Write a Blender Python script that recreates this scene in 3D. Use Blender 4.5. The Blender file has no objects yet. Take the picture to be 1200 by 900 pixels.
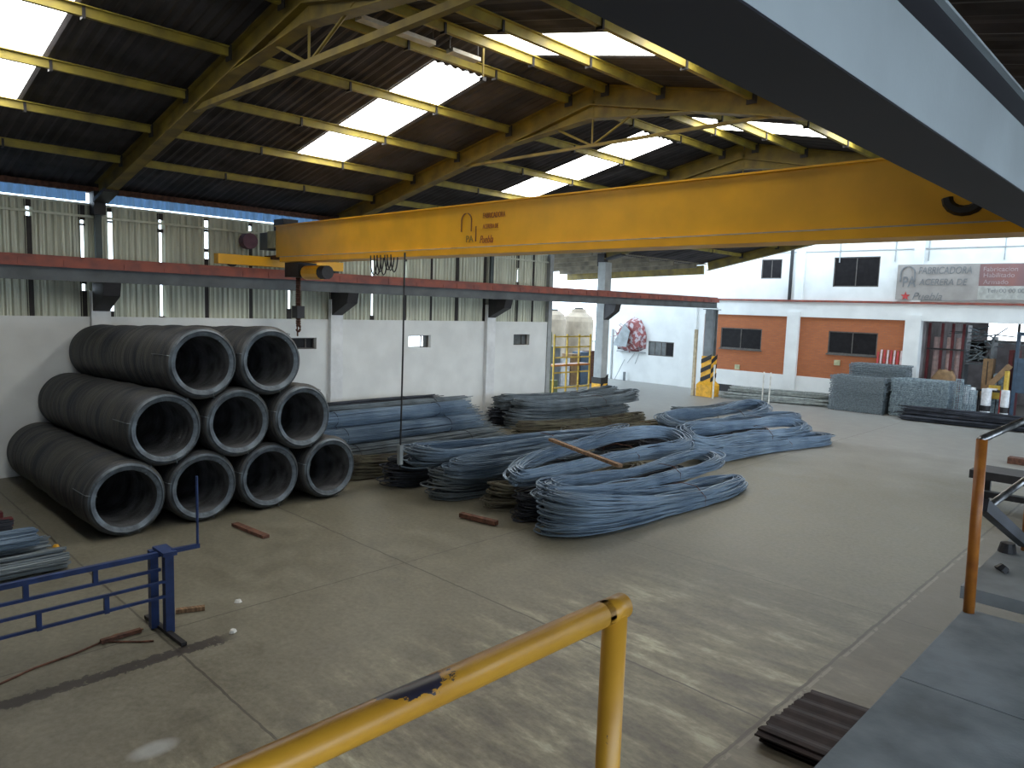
import bpy, math, random
import numpy as np
from mathutils import Matrix, Vector
random.seed(7); rng = np.random.RandomState(7)
C = bpy.context.scene
COL = C.collection
PI = math.pi

# ------------------------------------------------------------------ camera, world, sun, exposure
CAM = np.array([0.0, 0.0, 4.0])
ROT = np.array([[0.71291157, -0.09694774, 0.69452014],
                [0.70050602, 0.05272438, -0.71169619],
                [0.0323792, 0.99389198, 0.10550029]])
FPX = 852.02
cd = bpy.data.cameras.new('camera'); cam = bpy.data.objects.new('camera', cd); COL.objects.link(cam)
cd.sensor_width = 36; cd.lens = FPX / 1200 * 36; cd.clip_start = .05; cd.clip_end = 300
mm = Matrix(ROT.tolist()).to_4x4(); mm.translation = Vector(CAM); cam.matrix_world = mm
C.camera = cam
C.view_settings.view_transform = 'Standard'; C.view_settings.look = 'None'
C.view_settings.exposure = 0.3; C.view_settings.gamma = 1; C.view_settings.use_curve_mapping = False

SKY_STRENGTH = 4.2
SKYLIGHT_STRENGTH = 7.5
w = bpy.data.worlds.new('world'); C.world = w; w.use_nodes = True
bg = w.node_tree.nodes['Background']; bg.inputs[0].default_value = (.70, .85, 1, 1); bg.inputs[1].default_value = SKY_STRENGTH


def ray(x, y): return ROT @ np.array([(x - 600) / FPX, -(y - 450) / FPX, -1.0])
def FZ(x, y, z): d = ray(x, y); return CAM + d * (z - CAM[2]) / d[2]
def FX(x, y, X): d = ray(x, y); return CAM + d * (X - CAM[0]) / d[0]
def FY(x, y, Y): d = ray(x, y); return CAM + d * (Y - CAM[1]) / d[1]


# ------------------------------------------------------------------ materials
def mat(name, col, rough=.6, metal=0.0, var=.12, scale=6.0, col2=None, bump=0.0, bscale=None, emis=None, stretch=(1, 1, 1), contrast=(.35, .65), spec=.5):
    m = bpy.data.materials.new(name); m.use_nodes = True
    nt = m.node_tree; b = nt.nodes['Principled BSDF']
    b.inputs['Roughness'].default_value = rough; b.inputs['Metallic'].default_value = metal
    b.inputs['Specular IOR Level'].default_value = spec
    tc = nt.nodes.new('ShaderNodeTexCoord'); mp = nt.nodes.new('ShaderNodeMapping'); mp.inputs['Scale'].default_value = stretch
    nt.links.new(tc.outputs['Object'], mp.inputs[0])
    nz = nt.nodes.new('ShaderNodeTexNoise'); nz.inputs['Scale'].default_value = scale; nz.inputs['Detail'].default_value = 6
    nt.links.new(mp.outputs[0], nz.inputs['Vector'])
    cr = nt.nodes.new('ShaderNodeValToRGB'); nt.links.new(nz.outputs['Fac'], cr.inputs[0])
    c2 = col2 if col2 else tuple(max(0, c * (1 - 2 * var)) for c in col)
    c1 = col if col2 else tuple(min(1, c * (1 + var)) for c in col)
    cr.color_ramp.elements[0].position = contrast[0]; cr.color_ramp.elements[1].position = contrast[1]
    cr.color_ramp.elements[0].color = (*c2, 1); cr.color_ramp.elements[1].color = (*c1, 1)
    nt.links.new(cr.outputs[0], b.inputs['Base Color'])
    if bump:
        n2 = nt.nodes.new('ShaderNodeTexNoise'); n2.inputs['Scale'].default_value = bscale or scale * 4; n2.inputs['Detail'].default_value = 5
        nt.links.new(mp.outputs[0], n2.inputs['Vector'])
        bp = nt.nodes.new('ShaderNodeBump'); bp.inputs['Strength'].default_value = bump; bp.inputs['Distance'].default_value = .02
        nt.links.new(n2.outputs['Fac'], bp.inputs['Height']); nt.links.new(bp.outputs[0], b.inputs['Normal'])
    if emis:
        b.inputs['Emission Color'].default_value = (*emis[0], 1); b.inputs['Emission Strength'].default_value = emis[1]
    return m


class N:
    """tiny node-writing helper"""
    def __init__(s, m): s.nt = m.node_tree; s.b = s.nt.nodes['Principled BSDF']
    def new(s, t, **k):
        n = s.nt.nodes.new(t)
        for a, v in k.items(): setattr(n, a, v)
        return n
    def link(s, a, b): s.nt.links.new(a, b)
    def math(s, op, a, b=None, c=None, clamp=False):
        n = s.new('ShaderNodeMath', operation=op); n.use_clamp = clamp
        for i, v in enumerate((a, b, c)):
            if v is None: continue
            if isinstance(v, (int, float)): n.inputs[i].default_value = v
            else: s.link(v, n.inputs[i])
        return n.outputs[0]
    def noise(s, vec, scale, detail=5, rough=.55):
        n = s.new('ShaderNodeTexNoise'); n.inputs['Scale'].default_value = scale; n.inputs['Detail'].default_value = detail; n.inputs['Roughness'].default_value = rough
        s.link(vec, n.inputs['Vector']); return n.outputs['Fac']
    def ramp(s, f, stops):
        n = s.new('ShaderNodeValToRGB'); s.link(f, n.inputs[0]); e = n.color_ramp.elements
        while len(e) < len(stops): e.new(.5)
        for i, (p, c) in enumerate(stops): e[i].position = p; e[i].color = (*c, 1)
        return n.outputs[0]
    def mix(s, f, a, b, mode='MIX'):
        n = s.new('ShaderNodeMix', data_type='RGBA', blend_type=mode)
        for i, v in ((0, f), (6, a), (7, b)):
            if isinstance(v, (int, float)): n.inputs[i].default_value = v
            elif isinstance(v, tuple): n.inputs[i].default_value = (*v, 1)
            else: s.link(v, n.inputs[i])
        return n.outputs[2]


M = {}
M['white_wall'] = mat('white_wall', (.74, .76, .75), .85, var=.04, scale=1.2, bump=.1, bscale=20)
M['dark_wall'] = mat('dark_wall', (.13, .12, .11), .85, var=.1, scale=2)  # unseen walls, kept dark to cut bounced light
M['white_paint'] = mat('white_paint', (.74, .76, .77), .7, var=.06, scale=3)
M['grey_white'] = mat('grey_white', (.36, .38, .38), .8, var=.08, scale=3)
M['siding'] = mat('siding', (.60, .61, .50), .55, metal=.25, var=.10, scale=1.4, stretch=(1, 3, .5))
M['siding_dark'] = mat('siding_dark', (.035, .03, .028), .8)
M['roof_sheet'] = mat('roof_sheet', (.065, .06, .066), .7, metal=.1, var=.25, scale=1.2, spec=.3)
M['yellow_beam'] = mat('yellow_beam', (.26, .19, .028), .6, var=.22, scale=2.5, col2=(.14, .10, .025))
M['yellow_purlin'] = mat('yellow_purlin', (.34, .27, .035), .6, var=.2, scale=3, col2=(.20, .155, .03))
M['crane_yellow'] = mat('crane_yellow', (.86, .43, .008), .42, var=.06, scale=1.5)
M['crane_yellow_lit'] = mat('crane_yellow_lit', (.95, .45, .006), .42, var=.06, scale=1.5)  # girder yellow brightened for light thrown up from the floor
M['dark_metal'] = mat('dark_metal', (.03, .028, .03), .55, metal=.3, scale=5)
M['black'] = mat('black', (.012, .012, .013), .5)
M['rail_red'] = mat('rail_red', (.30, .075, .045), .6, var=.2, scale=3, col2=(.17, .05, .04))
M['beam_grey'] = mat('beam_grey', (.17, .19, .2), .55, var=.15, scale=2)
M['beam_mid'] = mat('beam_mid', (.095, .105, .11), .6, var=.15, scale=2)
M['beam_dark'] = mat('beam_dark', (.06, .08, .08), .6, var=.15, scale=2)
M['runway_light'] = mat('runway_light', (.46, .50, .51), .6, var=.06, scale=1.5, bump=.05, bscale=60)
M['runway_dark'] = mat('runway_dark', (.014, .012, .017), .6, var=.1, scale=2)  # shade under the beam put into the colour; also on the web
M['blue_strip'] = mat('blue_strip', (.10, .28, .62), .5, emis=((.14, .29, .52), .38), stretch=(1, 9, 1), scale=1, var=.3)
M['skylight'] = mat('skylight', (.9, .9, .9), .5, emis=((1, .985, .93), SKYLIGHT_STRENGTH))
M['steel_wire'] = mat('steel_wire', (.13, .155, .185), .42, metal=.55, var=.3, scale=1.6, col2=(.055, .07, .09))
M['steel_wire_dusty'] = mat('steel_wire_dusty', (.17, .16, .11), .6, metal=.25, var=.3, scale=2, col2=(.07, .06, .045))
M['steel_mid'] = mat('steel_mid', (.20, .235, .26), .45, metal=.45, var=.3, scale=2, col2=(.11, .13, .145))
M['steel_dark'] = mat('steel_dark', (.045, .05, .065), .5, metal=.4, var=.3, scale=2)  # darkened for the shade on pile ends; plain dark steel elsewhere
M['steel_blue'] = mat('steel_blue', (.22, .29, .37), .38, metal=.5, var=.3, scale=1.2, col2=(.11, .16, .23))
M['coil'] = mat('coil', (.09, .088, .08), .5, metal=.4, var=.3, scale=1.3, col2=(.035, .04, .05), bump=.3, bscale=50, stretch=(4, 1, 1))
M['coil_in'] = mat('coil_in', (.15, .155, .165), .55, metal=.35, var=.3, scale=3, bump=.3, bscale=40)
M['coil_face'] = mat('coil_face', (.115, .14, .165), .5, metal=.35, var=.25, scale=6, bump=.3, bscale=40)
M['brick'] = mat('brick', (.42, .13, .045), .85, var=.1, scale=20)
M['wood'] = mat('wood', (.22, .13, .07), .8, var=.25, scale=8, stretch=(1, 6, 1))
M['rust'] = mat('rust', (.12, .05, .03), .8, var=.25, scale=12)
M['blue_paint'] = mat('blue_paint', (.014, .034, .12), .45, var=.15, scale=6)
M['concrete_slab'] = mat('concrete_slab', (.22, .25, .275), .7, var=.16, scale=3.5, bump=.15, bscale=60)
M['concrete_light'] = mat('concrete_light', (.24, .26, .27), .8, var=.12, scale=4)
M['rail_orange'] = mat('rail_orange', (.46, .16, .02), .45, var=.15, scale=9, col2=(.30, .09, .015))
M['worn_steel'] = mat('worn_steel', (.36, .36, .36), .32, metal=.85, var=.2, scale=8)
M['glass_dark'] = mat('glass_dark', (.014, .013, .014), .45, spec=.12)
M['glass_grey'] = mat('glass_grey', (.10, .11, .11), .3)
M['window_lit'] = mat('window_lit', (.8, .85, .9), .4, emis=((.85, .93, 1), 2.0))
M['window_frame'] = mat('window_frame', (.10, .09, .08), .6)
M['mesh_steel'] = mat('mesh_steel', (.26, .31, .34), .5, metal=.3, var=.35, scale=14, col2=(.13, .16, .18), bump=.5, bscale=60)
M['mesh_pale'] = mat('mesh_pale', (.36, .39, .37), .55, metal=.2, var=.2, scale=6, col2=(.22, .24, .23))
M['mesh_light'] = mat('mesh_light', (.40, .50, .55), .45, metal=.3, var=.3, scale=10, col2=(.15, .2, .24))
M['pale_pole'] = mat('pale_pole', (.7, .68, .62), .6)
M['beige_post'] = mat('beige_post', (.5, .42, .28), .7)
M['tank'] = mat('tank', (.27, .22, .16), .8, var=.1, scale=2)
M['scaffold'] = mat('scaffold', (.55, .36, .05), .6)
M['green_frame'] = mat('green_frame', (.16, .2, .10), .6)
M['hazard_black'] = mat('hazard_black', (.015, .013, .01), .6)
M['hazard_yellow'] = mat('hazard_yellow', (.75, .38, .02), .55)
M['cream'] = mat('cream', (.42, .41, .24), .5)
M['mauve'] = mat('mauve', (.16, .08, .12), .6)
M['maroon'] = mat('maroon', (.13, .02, .025), .6)
M['pink_white'] = mat('pink_white', (.62, .48, .48), .6)
M['red_paint'] = mat('red_paint', (.45, .05, .05), .6)
M['cardboard'] = mat('cardboard', (.26, .16, .08), .8)
M['sign_grey'] = mat('sign_grey', (.33, .31, .29), .6, var=.08, scale=2)
M['sign_purple'] = mat('sign_purple', (.17, .11, .12), .6, var=.1, scale=2, col2=(.28, .12, .10), stretch=(.3, 1, .1))
M['sign_light'] = mat('sign_light', (.40, .40, .37), .6)
M['sign_text'] = mat('sign_text', (.19, .20, .21), .6)
M['sign_text_pale'] = mat('sign_text_pale', (.38, .31, .31), .6)
M['logo_red'] = mat('logo_red', (.32, .09, .03), .6)
M['logo_grey'] = mat('logo_grey', (.22, .15, .03), .6)
M['logo_dark'] = mat('logo_dark', (.16, .05, .02), .6)
M['fixture'] = mat('fixture', (.55, .53, .45), .5)
M['interior'] = mat('interior', (.30, .27, .27), .8, var=.15, scale=2)
M['white_drum'] = mat('white_drum', (.75, .76, .78), .4)
M['machine_blue'] = mat('machine_blue', (.06, .10, .15), .5)
M['mat_rubber'] = mat('mat_rubber', (.035, .022, .022), .8, var=.3, scale=6, col2=(.018, .012, .014))
M['bag_red'] = mat('bag_red', (.26, .07, .07), .6, var=.4, scale=5, col2=(.48, .42, .45), contrast=(.45, .52))
M['bag_grey'] = mat('bag_grey', (.24, .27, .28), .5, var=.12, scale=3)
M['canopy'] = mat('canopy', (.20, .17, .12), .7, var=.2, scale=2)
M['plastic_white'] = mat('plastic_white', (.65, .65, .62), .5)


def floor_material():
    m = bpy.data.materials.new('floor_concrete'); m.use_nodes = True; n = N(m)
    tc = n.new('ShaderNodeTexCoord'); P = tc.outputs['Object']
    sep = n.new('ShaderNodeSeparateXYZ'); n.link(P, sep.inputs[0]); X, Y = sep.outputs[0], sep.outputs[1]
    f1 = n.noise(P, .35, 6); f2 = n.noise(P, 2.2, 8, .65); f3 = n.noise(P, 14, 6, .7)
    base = n.ramp(f1, [(.3, (.09, .082, .055)), (.55, (.125, .115, .08)), (.75, (.165, .155, .115))])
    base = n.mix(.45, base, n.ramp(f2, [(.35, (.08, .072, .048)), (.5, (.125, .115, .08)), (.68, (.19, .18, .135))]), 'MIX')
    # scuffed, paler worn panel in front of the platform
    mp = n.new('ShaderNodeMapping'); mp.inputs['Scale'].default_value = (.9, 2.6, 1); mp.inputs['Rotation'].default_value = (0, 0, .25); n.link(P, mp.inputs[0])
    f4 = n.noise(mp.outputs[0], 1.0, 7, .7)
    wx = n.math('MULTIPLY', n.math('SMOOTH_MIN', n.math('ADD', X, 7.0), 1.5, .8), .66, clamp=True)
    wy = n.math('MULTIPLY', n.math('SUBTRACT', 11.5, Y), .25, clamp=True)
    wear = n.math('MULTIPLY', n.math('MULTIPLY', wx, wy), .9)
    wc = n.ramp(f4, [(.36, (.045, .036, .022)), (.48, (.12, .105, .065)), (.56, (.20, .185, .12)), (.66, (.42, .40, .28))])
    base = n.mix(wear, base, wc)
    base = n.mix(.12, base, n.ramp(f3, [(.3, (.05, .05, .04)), (.7, (.6, .57, .5))]))
    # paler tint over the far third, standing in for sky light on the floor
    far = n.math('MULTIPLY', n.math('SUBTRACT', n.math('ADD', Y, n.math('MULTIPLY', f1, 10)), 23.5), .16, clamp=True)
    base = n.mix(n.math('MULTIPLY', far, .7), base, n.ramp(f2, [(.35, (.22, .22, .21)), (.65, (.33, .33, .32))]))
    # strip beyond the long joint, darker old concrete
    side = n.math('GREATER_THAN', X, -2.92)
    base = n.mix(n.math('MULTIPLY', side, .65), base, (.10, .085, .065))
    wob = n.math('MULTIPLY', n.math('SUBTRACT', n.noise(P, 3, 4), .5), .06)
    def joint(coord, at, wdt):
        d = n.math('ABSOLUTE', n.math('SUBTRACT', n.math('ADD', coord, wob), at))
        return n.math('LESS_THAN', d, wdt)
    lines = None
    for co, at, wd in ((X, -2.92, .018), (Y, 3.05, .014), (Y, 6.72, .014), (Y, 10.4, .008), (X, -8.75, .010)):
        j = joint(co, at, wd); lines = j if lines is None else n.math('MAXIMUM', lines, j)
    base = n.mix(n.math('MULTIPLY', lines, .75), base, (.045, .038, .03))
    # pale grout lip beside the long joint
    d = n.math('ABSOLUTE', n.math('SUBTRACT', X, -2.87)); lip = n.math('MULTIPLY', n.math('LESS_THAN', d, .02), n.math('GREATER_THAN', f2, .48))
    base = n.mix(n.math('MULTIPLY', lip, .3), base, (.38, .36, .30))
    # ragged dark grease strip near the blue barrier
    a = n.math('ADD', X, n.math('ADD', 8.10, n.math('MULTIPLY', n.math('SUBTRACT', n.noise(P, 9, 6, .75), .5), .34)))
    strip = n.math('MULTIPLY', n.math('LESS_THAN', n.math('ABSOLUTE', a), .10), n.math('MULTIPLY', n.math('SUBTRACT', 3.75, Y), 4, clamp=True))
    strip = n.math('MULTIPLY', strip, n.math('GREATER_THAN', f3, .38))
    base = n.mix(n.math('MULTIPLY', strip, .85), base, (.028, .022, .022))
    # pale oval patch
    c = FZ(180, 878, 0)
    dx = n.math('DIVIDE', n.math('SUBTRACT', X, float(c[0])), .13); dy = n.math('DIVIDE', n.math('SUBTRACT', Y, float(c[1])), .22)
    r2 = n.math('ADD', n.math('MULTIPLY', dx, dx), n.math('MULTIPLY', dy, dy))
    sm = n.math('SUBTRACT', 1.2, r2, clamp=True)
    base = n.mix(n.math('MULTIPLY', sm, .45), base, (.5, .53, .55))
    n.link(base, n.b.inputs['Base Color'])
    n.link(n.math('ADD', n.math('MULTIPLY', f2, .35), .28), n.b.inputs['Roughness'])
    n.b.inputs['Specular IOR Level'].default_value = .5
    bp = n.new('ShaderNodeBump'); bp.inputs['Strength'].default_value = .15; bp.inputs['Distance'].default_value = .01
    n.link(f3, bp.inputs['Height']); n.link(bp.outputs[0], n.b.inputs['Normal'])
    return m
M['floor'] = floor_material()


def brick_material():
    m = bpy.data.materials.new('brick_wall'); m.use_nodes = True; n = N(m)
    tc = n.new('ShaderNodeTexCoord'); mp = n.new('ShaderNodeMapping'); mp.inputs['Rotation'].default_value = (PI / 2, 0, 0); n.link(tc.outputs['Object'], mp.inputs[0])
    br = n.new('ShaderNodeTexBrick'); n.link(mp.outputs[0], br.inputs['Vector'])
    br.inputs['Color1'].default_value = (.43, .135, .045, 1); br.inputs['Color2'].default_value = (.36, .11, .04, 1); br.inputs['Mortar'].default_value = (.30, .12, .06, 1)
    br.inputs['Scale'].default_value = 1; br.inputs['Mortar Size'].default_value = .012; br.inputs['Brick Width'].default_value = .24; br.inputs['Row Height'].default_value = .075
    n.link(br.outputs['Color'], n.b.inputs['Base Color']); n.b.inputs['Roughness'].default_value = .85
    return m
M['brick_wall'] = brick_material()


RAILTOP = FX(721, 713, -.87)
CHIP_Y = float(FX(480, 812, -.87)[1]) - 1.2
CHIP_Z = -(float(RAILTOP[2]) - 2.35 - .004)
def chipped_yellow():
    m = bpy.data.materials.new('chipped_yellow'); m.use_nodes = True; n = N(m)
    P = n.new('ShaderNodeTexCoord').outputs['Object']; sep = n.new('ShaderNodeSeparateXYZ'); n.link(P, sep.inputs[0])
    mp = n.new('ShaderNodeMapping'); mp.inputs['Scale'].default_value = (14, 5, 9); n.link(P, mp.inputs[0])
    f = n.noise(mp.outputs[0], 1.3, 8, .7); g = n.noise(P, 5, 4)
    base = n.ramp(g, [(.3, (.50, .235, .02)), (.7, (.66, .33, .03))])
    # chipped band centred on the worn stretch of the handrail
    band = n.math('SUBTRACT', 1, n.math('DIVIDE', n.math('ABSOLUTE', n.math('SUBTRACT', sep.outputs[1], CHIP_Y)), .16), clamp=True)
    up = n.math('MULTIPLY', n.math('ADD', sep.outputs[2], CHIP_Z), 25, clamp=True)
    chip = n.math('GREATER_THAN', n.math('ADD', f, n.math('MULTIPLY', n.math('ADD', n.math('MULTIPLY', band, up), .08), .34)), .70)
    base = n.mix(chip, base, (.022, .02, .035))
    n.link(base, n.b.inputs['Base Color']); n.b.inputs['Roughness'].default_value = .36
    return m
M['chipped_yellow'] = chipped_yellow()


# ------------------------------------------------------------------ mesh builder
class MB:
    def __init__(s): s.v = []; s.f = []; s.n = 0
    def add(s, v, f):
        v = np.asarray(v, float).reshape(-1, 3); s.v.append(v); s.f += [tuple(int(i) + s.n for i in q) for q in f]; s.n += len(v); return s
    def box(s, x0, x1, y0, y1, z0, z1):
        v = [(x, y, z) for z in (z0, z1) for x, y in ((x0, y0), (x1, y0), (x1, y1), (x0, y1))]
        return s.add(v, [(3, 2, 1, 0), (4, 5, 6, 7), (0, 1, 5, 4), (1, 2, 6, 5), (2, 3, 7, 6), (3, 0, 4, 7)])
    def bar(s, a, b, w_, h, up=(0, 0, 1)):
        a = np.array(a, float); b = np.array(b, float); d = b - a; d /= np.linalg.norm(d); up = np.array(up, float)
        sd = np.cross(d, up)
        if np.linalg.norm(sd) < 1e-4: sd = np.cross(d, (1, 0, 0))
        sd /= np.linalg.norm(sd); u = np.cross(sd, d)
        v = [p + sd * i * w_ / 2 + u * j * h / 2 for p in (a, b) for i, j in ((-1, -1), (1, -1), (1, 1), (-1, 1))]
        return s.add(v, [(0, 1, 2, 3), (7, 6, 5, 4), (1, 0, 4, 5), (2, 1, 5, 6), (3, 2, 6, 7), (0, 3, 7, 4)])
    def ibeam(s, a, b, w_, h, t=.02, up=(0, 0, 1)):
        a = np.array(a, float); b = np.array(b, float); d = (b - a) / np.linalg.norm(b - a); sd = np.cross(d, up); sd /= np.linalg.norm(sd); u = np.cross(sd, d)
        for o in (-1, 1): s.bar(a + u * o * (h - t) / 2, b + u * o * (h - t) / 2, w_, t, u)
        return s.bar(a, b, t, h - 2 * t, u)
    def tube(s, pts, r, n=8, closed=False, cap=True):
        pts = np.asarray(pts, float); k = len(pts); r = np.broadcast_to(np.asarray(r, float), (k,))
        T = np.roll(pts, -1, 0) - np.roll(pts, 1, 0)
        if not closed: T[0] = pts[1] - pts[0]; T[-1] = pts[-1] - pts[-2]
        T /= np.linalg.norm(T, axis=1)[:, None] + 1e-12
        ref = np.array([0, 0, 1.0]) if np.mean(np.abs(T[:, 2])) < .7 else np.array([1.0, 0, 0])
        S = np.cross(T, ref); S /= np.linalg.norm(S, axis=1)[:, None] + 1e-9; U = np.cross(S, T)
        a = np.arange(n) * 2 * PI / n + PI / n
        v = pts[:, None, :] + r[:, None, None] * (np.cos(a)[None, :, None] * S[:, None, :] + np.sin(a)[None, :, None] * U[:, None, :])
        f = []
        for i in range(k if closed else k - 1):
            i2 = (i + 1) % k
            for j in range(n): j2 = (j + 1) % n; f.append((i * n + j, i * n + j2, i2 * n + j2, i2 * n + j))
        if cap and not closed: f.append(tuple(range(n - 1, -1, -1))); f.append(tuple((k - 1) * n + j for j in range(n)))
        return s.add(v.reshape(-1, 3), f)
    def build(s, name, m, parent=None, smooth=False, loc=None):
        me = bpy.data.meshes.new(name); V = np.concatenate(s.v)
        if loc is not None: V = V - np.array(loc)
        me.from_pydata(V.tolist(), [], s.f); me.validate(); me.update()
        me.materials.append(M[m] if isinstance(m, str) else m)
        if smooth: me.polygons.foreach_set('use_smooth', [True] * len(me.polygons))
        o = bpy.data.objects.new(name, me); COL.objects.link(o)
        if loc is not None and parent is None: o.location = Vector(loc)
        if parent is not None: o.parent = parent
        return o


def tag(o, label, cat, group=None, kind=None):
    if label: o['label'] = label
    if cat: o['category'] = cat
    if group: o['group'] = group
    if kind: o['kind'] = kind
    return o


def thing(name, label, cat, loc=(0, 0, 0), group=None):
    o = bpy.data.objects.new(name, None); COL.objects.link(o); o.location = Vector(loc); o.empty_display_size = .1
    tag(o, label, cat, group); return o


class T:
    """a thing whose parts are given in world coordinates"""
    def __init__(s, name, label, cat, loc, group=None): s.loc = np.array(loc, float); s.o = thing(name, label, cat, loc, group)
    def part(s, mb, name, m, parent=None, smooth=False, label=None):
        p = mb.build(name, m, parent or s.o, smooth, s.loc)
        if label: p['label'] = label
        return p


def struct(mb, name, m, parent=None, smooth=False):
    o = mb.build(name, m, parent, smooth)
    if parent is None: o['kind'] = 'structure'
    return o


def text_mesh(body, size, name, m, parent, mat4, extrude=.004, shear=0, offset=0.0, sx=1.0):
    cu = bpy.data.curves.new('letters', 'FONT'); cu.body = body; cu.size = size; cu.extrude = extrude; cu.shear = shear; cu.offset = offset
    tmp = bpy.data.objects.new('letters', cu); COL.objects.link(tmp)
    dg = bpy.context.evaluated_depsgraph_get(); dg.update()
    me = bpy.data.meshes.new_from_object(tmp.evaluated_get(dg)); bpy.data.objects.remove(tmp)
    me.transform(mat4 @ Matrix.Diagonal((sx, 1, 1, 1))); me.materials.clear(); me.materials.append(M[m])
    o = bpy.data.objects.new(name, me); COL.objects.link(o); o.parent = parent
    return o


def facing_south(x, y, z):  # text lying in an XZ plane, read from smaller Y
    return Matrix(((1, 0, 0, x), (0, 0, -1, y), (0, 1, 0, z), (0, 0, 0, 1)))


# ------------------------------------------------------------------ the setting
WX = -18.4        # inner face of the left wall
FYW = 34.5        # face of the far wall
BAYS = [-6.9, -.8, 5.3, 11.44, 17.6, 23.8, 31.85]
def zb(X): return 6.05 + .211 * ((X + 18.1) if X <= -9.2 else (-.3 - X))   # underside of the rafters

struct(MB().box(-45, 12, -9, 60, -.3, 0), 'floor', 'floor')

# left wall: white masonry with small window holes, column pilasters, corrugated siding above
holes = [(10.04, 10.86, 2.63, 2.95, 'dark'), (14.12, 15.02, 2.60, 3.0, 'lit'), (18.86, 19.7, 2.62, 3.01, 'grey')]
mb = MB(); y = -9.0
for (a, b, z0, z1, k) in holes:
    mb.box(WX - .22, WX, y, a, 0, 3.47); mb.box(WX - .22, WX, a, b, 0, z0); mb.box(WX - .22, WX, a, b, z1, 3.47); y = b
mb.box(WX - .22, WX, y, 20.72, 0, 3.47)
wall_left = struct(mb, 'wall_left', 'white_wall')
for i, (a, b, z0, z1, k) in enumerate(holes):
    g = {'dark': 'glass_dark', 'lit': 'window_lit', 'grey': 'glass_grey'}[k]
    fr = MB()
    for q in ((a, b, z0, z0 + .03), (a, b, z1 - .03, z1), (a, a + .03, z0, z1), (b - .03, b, z0, z1)): fr.box(WX - .2, WX - .14, q[0], q[1], q[2], q[3])
    fr.box(WX - .2, WX - .14, a + (b - a) * .66, a + (b - a) * .66 + .03, z0, z1)
    wo = struct(fr, 'window_%d' % (i + 1), 'window_frame')
    if k == 'lit':
        MB().box(WX - .19, WX - .17, a, a + (b - a) * .78, z0, z1).build('pane', g, wo); MB().box(WX - .19, WX - .17, a + (b - a) * .78, b, z0, z1).build('pane', 'glass_grey', wo)
    else: MB().box(WX - .19, WX - .17, a, b, z0, z1).build('pane', g, wo)

# corrugated siding: sheets between narrow open slits
slits = [-2.6, -1.5, -.4, .7, 1.8, 2.9, 3.99, 5.02, 5.60, 6.70, 7.81, 8.95, 10.07, 11.4, 12.8, 14.01, 15.08, 16.18, 17.45, 19.06, 19.9]
openat = {5.02: [(4.45, 5.5), (5.54, 5.62), (4.05, 4.2)], 5.60: [(4.35, 5.62), (5.66, 5.86), (3.6, 3.95)], 6.70: [(4.35, 5.5), (5.58, 5.8), (3.5, 4.25)], 7.81: [(4.95, 5.12), (5.2, 5.62), (5.68, 5.9)],
          10.07: [(3.75, 4.3)], 3.99: [(5.6, 5.8)], 8.95: [(5.75, 5.88)], 12.8: [(3.6, 5.6)], 19.06: [(4.9, 5.4)], 14.01: [(4.8, 5.3)]}
def corr_sheet(y0, y1, z0, z1, x=WX - .1, pitch=.13, amp=.022):
    k = max(3, int((y1 - y0) / (pitch / 4))); ys = np.linspace(y0, y1, k)
    ph = ((ys % pitch) / pitch) * 4
    xs = x + amp * np.clip(np.where(ph < 2, 2 * (ph - .5) - .5, 2 * (3 - ph) - 1.0), -1, 1)
    v = []; f = []
    for yy, xx in zip(ys, xs): v += [(xx, yy, z0), (xx, yy, z1), (xx - .012, yy, z0), (xx - .012, yy, z1)]
    for i in range(k - 1):
        a = 4 * i; f += [(a, a + 4, a + 5, a + 1), (a + 2, a + 3, a + 7, a + 6), (a + 1, a + 5, a + 7, a + 3), (a, a + 2, a + 6, a + 4)]
    f += [(0, 1, 3, 2), (4 * k - 4, 4 * k - 2, 4 * k - 1, 4 * k - 3)]
    return v, f
edges = [-9.0] + slits + [20.72]
for i in range(len(edges) - 1):
    y0, y1 = edges[i] + .036, edges[i + 1] - .036
    m_ = MB(); m_.add(*corr_sheet(y0, y1, 3.47, 5.98)); m_.build('corrugated_sheet', 'siding', wall_left)
for s_ in slits:   # dark stud covers each slit except where daylight comes through
    gaps = sorted(openat.get(s_, [])); z = 3.47; m_ = MB()
    for g0, g1 in gaps:
        m_.box(WX - .15, WX - .09, s_ - .065, s_ + .065, z, g0); z = g1
    m_.box(WX - .15, WX - .09, s_ - .065, s_ + .065, z, 5.98)
    m_.build('siding_stud', 'siding_dark', wall_left)
mb = MB().box(WX - .16, WX - .08, -9, 20.72, 5.95, 6.0); mb.box(WX - .07, WX - .03, -9, 20.72, 5.68, 5.73); mb.build('girt', 'siding', wall_left)
# blue translucent corrugated strip above the siding
m_ = MB()
for a, b in zip(BAYS[:-2], BAYS[1:-1]):
    e = min(b - .2, 20.7)
    if e > a + .3: m_.add(*corr_sheet(a + .2, e, 6.03, 6.26, x=WX - .06, pitch=.2, amp=.03))
m_.build('translucent_strip', 'blue_strip', wall_left)
MB().box(WX - .25, WX + .05, -9, 20.72, 6.24, 6.36).build('eave_angle', 'rust', wall_left)
MB().box(WX - .22, WX + .05, 20.66, 20.86, 0, 6.0).build('corner_trim', 'grey_white', wall_left)

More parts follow.
